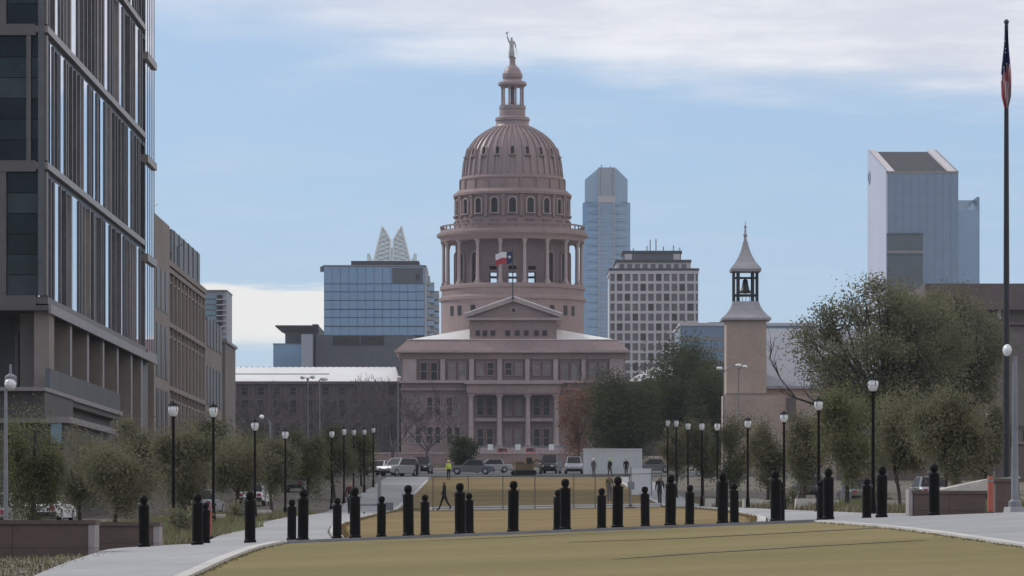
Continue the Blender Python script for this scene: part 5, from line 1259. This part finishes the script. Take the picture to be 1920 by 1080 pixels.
# ------------------------------------------------------------------ people
def person(label, x, y, rz, Hh=1.75, stride=0., top=cloth_blk, legs=cloth_blk, vest=None, hat=None, group=None, arm=.0):
    s = Hh/1.75; t = thing('person', (0, 0, 0), label, 'person', group); a = stride
    def leg(sg, ang):
        hip = Vector((sg*.09, 0, .93)); kn = hip+Vector((0, -math.sin(ang)*.44, -math.cos(ang)*.44)); a2 = ang-.25*(1 if ang < 0 else .15) if stride else ang
        an = kn+Vector((0, -math.sin(a2)*.41, -math.cos(a2)*.41)); return hip, kn, an, an+Vector((0, -.15, -.045))
    def armp(sg, ang):
        sh = Vector((sg*.19, 0, 1.43)); elb = sh+Vector((sg*.05, -math.sin(ang)*.28, -math.cos(ang)*.28)); wr = elb+Vector((sg*.01, -math.sin(ang+.35)*.25, -math.cos(ang+.35)*.25)); return sh, elb, wr, wr+(wr-elb).normalized()*.09
    vs_ = [(0, 0, .96), (0, 0, 1.16), (0, 0, 1.36), (0, .0, 1.5), (0, -.02, 1.61), (0, -.01, 1.70)]; ed = [(0, 1), (1, 2), (2, 3), (3, 4), (4, 5)]; rd = [(.16, .12), (.145, .11), (.17, .12), .062, (.085, .1), (.07, .085)]; cls = [0, 1, 1, 3, 3]
    hands = []
    for sg, an in ((-1, a), (1, -a)):
        i = len(vs_); L = leg(sg, an); vs_ += [tuple(p) for p in L]; ed += [(0, i), (i, i+1), (i+1, i+2), (i+2, i+3)]; rd += [.105, .068, .045, .04]; cls += [0, 0, 0, 4]
        i = len(vs_); A = armp(sg, -an*.8+arm); vs_ += [tuple(p) for p in A]; ed += [(2, i), (i, i+1), (i+1, i+2), (i+2, i+3)]; rd += [.072, .052, .036, .038]; cls += [1, 1, 1, 3]; hands.append(A)
    V, F = skin_mesh(vs_, ed, rd, None); b = MB(); E = [(Vector(vs_[i]), Vector(vs_[j])) for i, j in ed]
    def near_cls(p):
        best, bc = 9, 0
        for (q, w), c in zip(E, cls):
            d = w-q; k = max(0, min(1, (p-q).dot(d)/d.length_squared)); dist = (q+d*k-p).length
            if dist < best: best, bc = dist, c
        if bc == 3 and p.z > 1.64+.03*(p.y < -.03): return 2
        if bc == 3 and p.z > 1.5 and p.y > .03: return 2
        return bc
    for f in F: b.add([V[i]*s for i in f], [tuple(range(len(f)))], near_cls(sum((V[i] for i in f), Vector())/len(f)), True)
    for A in hands:
        d = (A[3]-A[2]).normalized()
        for q in range(4): o = A[3]+Vector((0, (q-1.5)*.02, 0)); b.tube([o*s, (o+d*.045)*s, (o+d*(.075-.006*abs(q-1.2))+Vector((0, -.012, 0)))*s], .009*s, 5, 3)
        o = A[2]+d*.03+Vector((0, -.03, 0)); b.tube([o*s, (o+d*.03+Vector((0, -.025, 0)))*s, (o+d*.06+Vector((0, -.03, 0)))*s], .010*s, 5, 3)
    b.sphere((0, -.115*s, 1.605*s), .016*s, 6, 4, (1, 1.2, 1.4), 3)
    for sg in (-1, 1): b.sphere((sg*.034*s, -.098*s, 1.635*s), .011*s, 6, 4, (1, .6, .7), 2); b.sphere((sg*.088*s, 0, 1.61*s), .022*s, 6, 4, (.5, 1, 1.4), 3)
    b.sphere((0, -.107*s, 1.568*s), .02*s, 6, 4, (1.3, .4, .35), 4)
    b.build('body', [legs, top, hair_m, skin_m, rubber], t)
    if vest: MB().lathe([(.19*s, 1.0*s), (.185*s, 1.15*s), (.205*s, 1.38*s), (.12*s, 1.47*s)], 0, 0, 16, 0, False).build('vest', vest, t)
    if hat: MB().lathe([(.15*s, 1.675*s), (.118*s, 1.68*s), (.112*s, 1.74*s), (.07*s, 1.79*s), (0, 1.80*s)], 0, -.01, 16, 0, False).build('hard_hat', hat, t)
    t.location = (x, y, gz(x, y)+.05); t.rotation_euler = (0, 0, R(rz)); return t
def pp(label, px, D, rz, **k): return person(label, PX(px, D), D, rz, **k)
pp('person in black walking left across the lawn before the fence', 833, 244, -80, stride=.36, Hh=1.8)
pp('person in dark navy clothes walking on the right path behind a bollard', 1237, 262, 10, stride=.2, top=cloth_blk, legs=cloth_navy)
pp('worker in bright yellow vest standing beyond the far lawn', 841, 380, 20, top=hivis, legs=cloth_navy, vest=hivis, hat=hivis)
pp('worker with white hat in front of the white container, left', 1113, 398, 30, top=cloth_grey, legs=cloth_grey, hat=white_pt); pp('worker in dark clothes with yellow hat at the middle of the container', 1143.5, 396, -40, top=cloth_blk, legs=cloth_blk, hat=hivis, stride=.2); pp('person in black standing before the right end of the container', 1174, 398, 0)
pp('person in dark red jacket behind the front bollards on the left path', 657, 224, 0, top=mat('maroon_cloth', (.06, .02, .022), .9), legs=cloth_blk, stride=.15)
pp('person in dark clothes beside the black car', 782, 400, 40, top=cloth_grey, legs=cloth_blk)
pp('person in olive jacket standing behind the fence near the middle right', 1143, 280, 15, top=mat('olive_cloth', (.12, .11, .05), .9), legs=cloth_grey)

# ------------------------------------------------------------------ the air
hz = bpy.data.materials.new('thin_air'); hz.use_nodes = True; ht = hz.node_tree; ht.nodes.clear()
pv = ht.nodes.new('ShaderNodeVolumePrincipled'); pv.inputs['Color'].default_value = (.80, .86, .95, 1); pv.inputs['Density'].default_value = HAZE; pv.inputs['Anisotropy'].default_value = 0.2
ho = ht.nodes.new('ShaderNodeOutputMaterial'); ht.links.new(pv.outputs[0], ho.inputs['Volume'])
stuff(MB().box(-900, 900, -130, 2700, -9, 190).build('haze', hz))
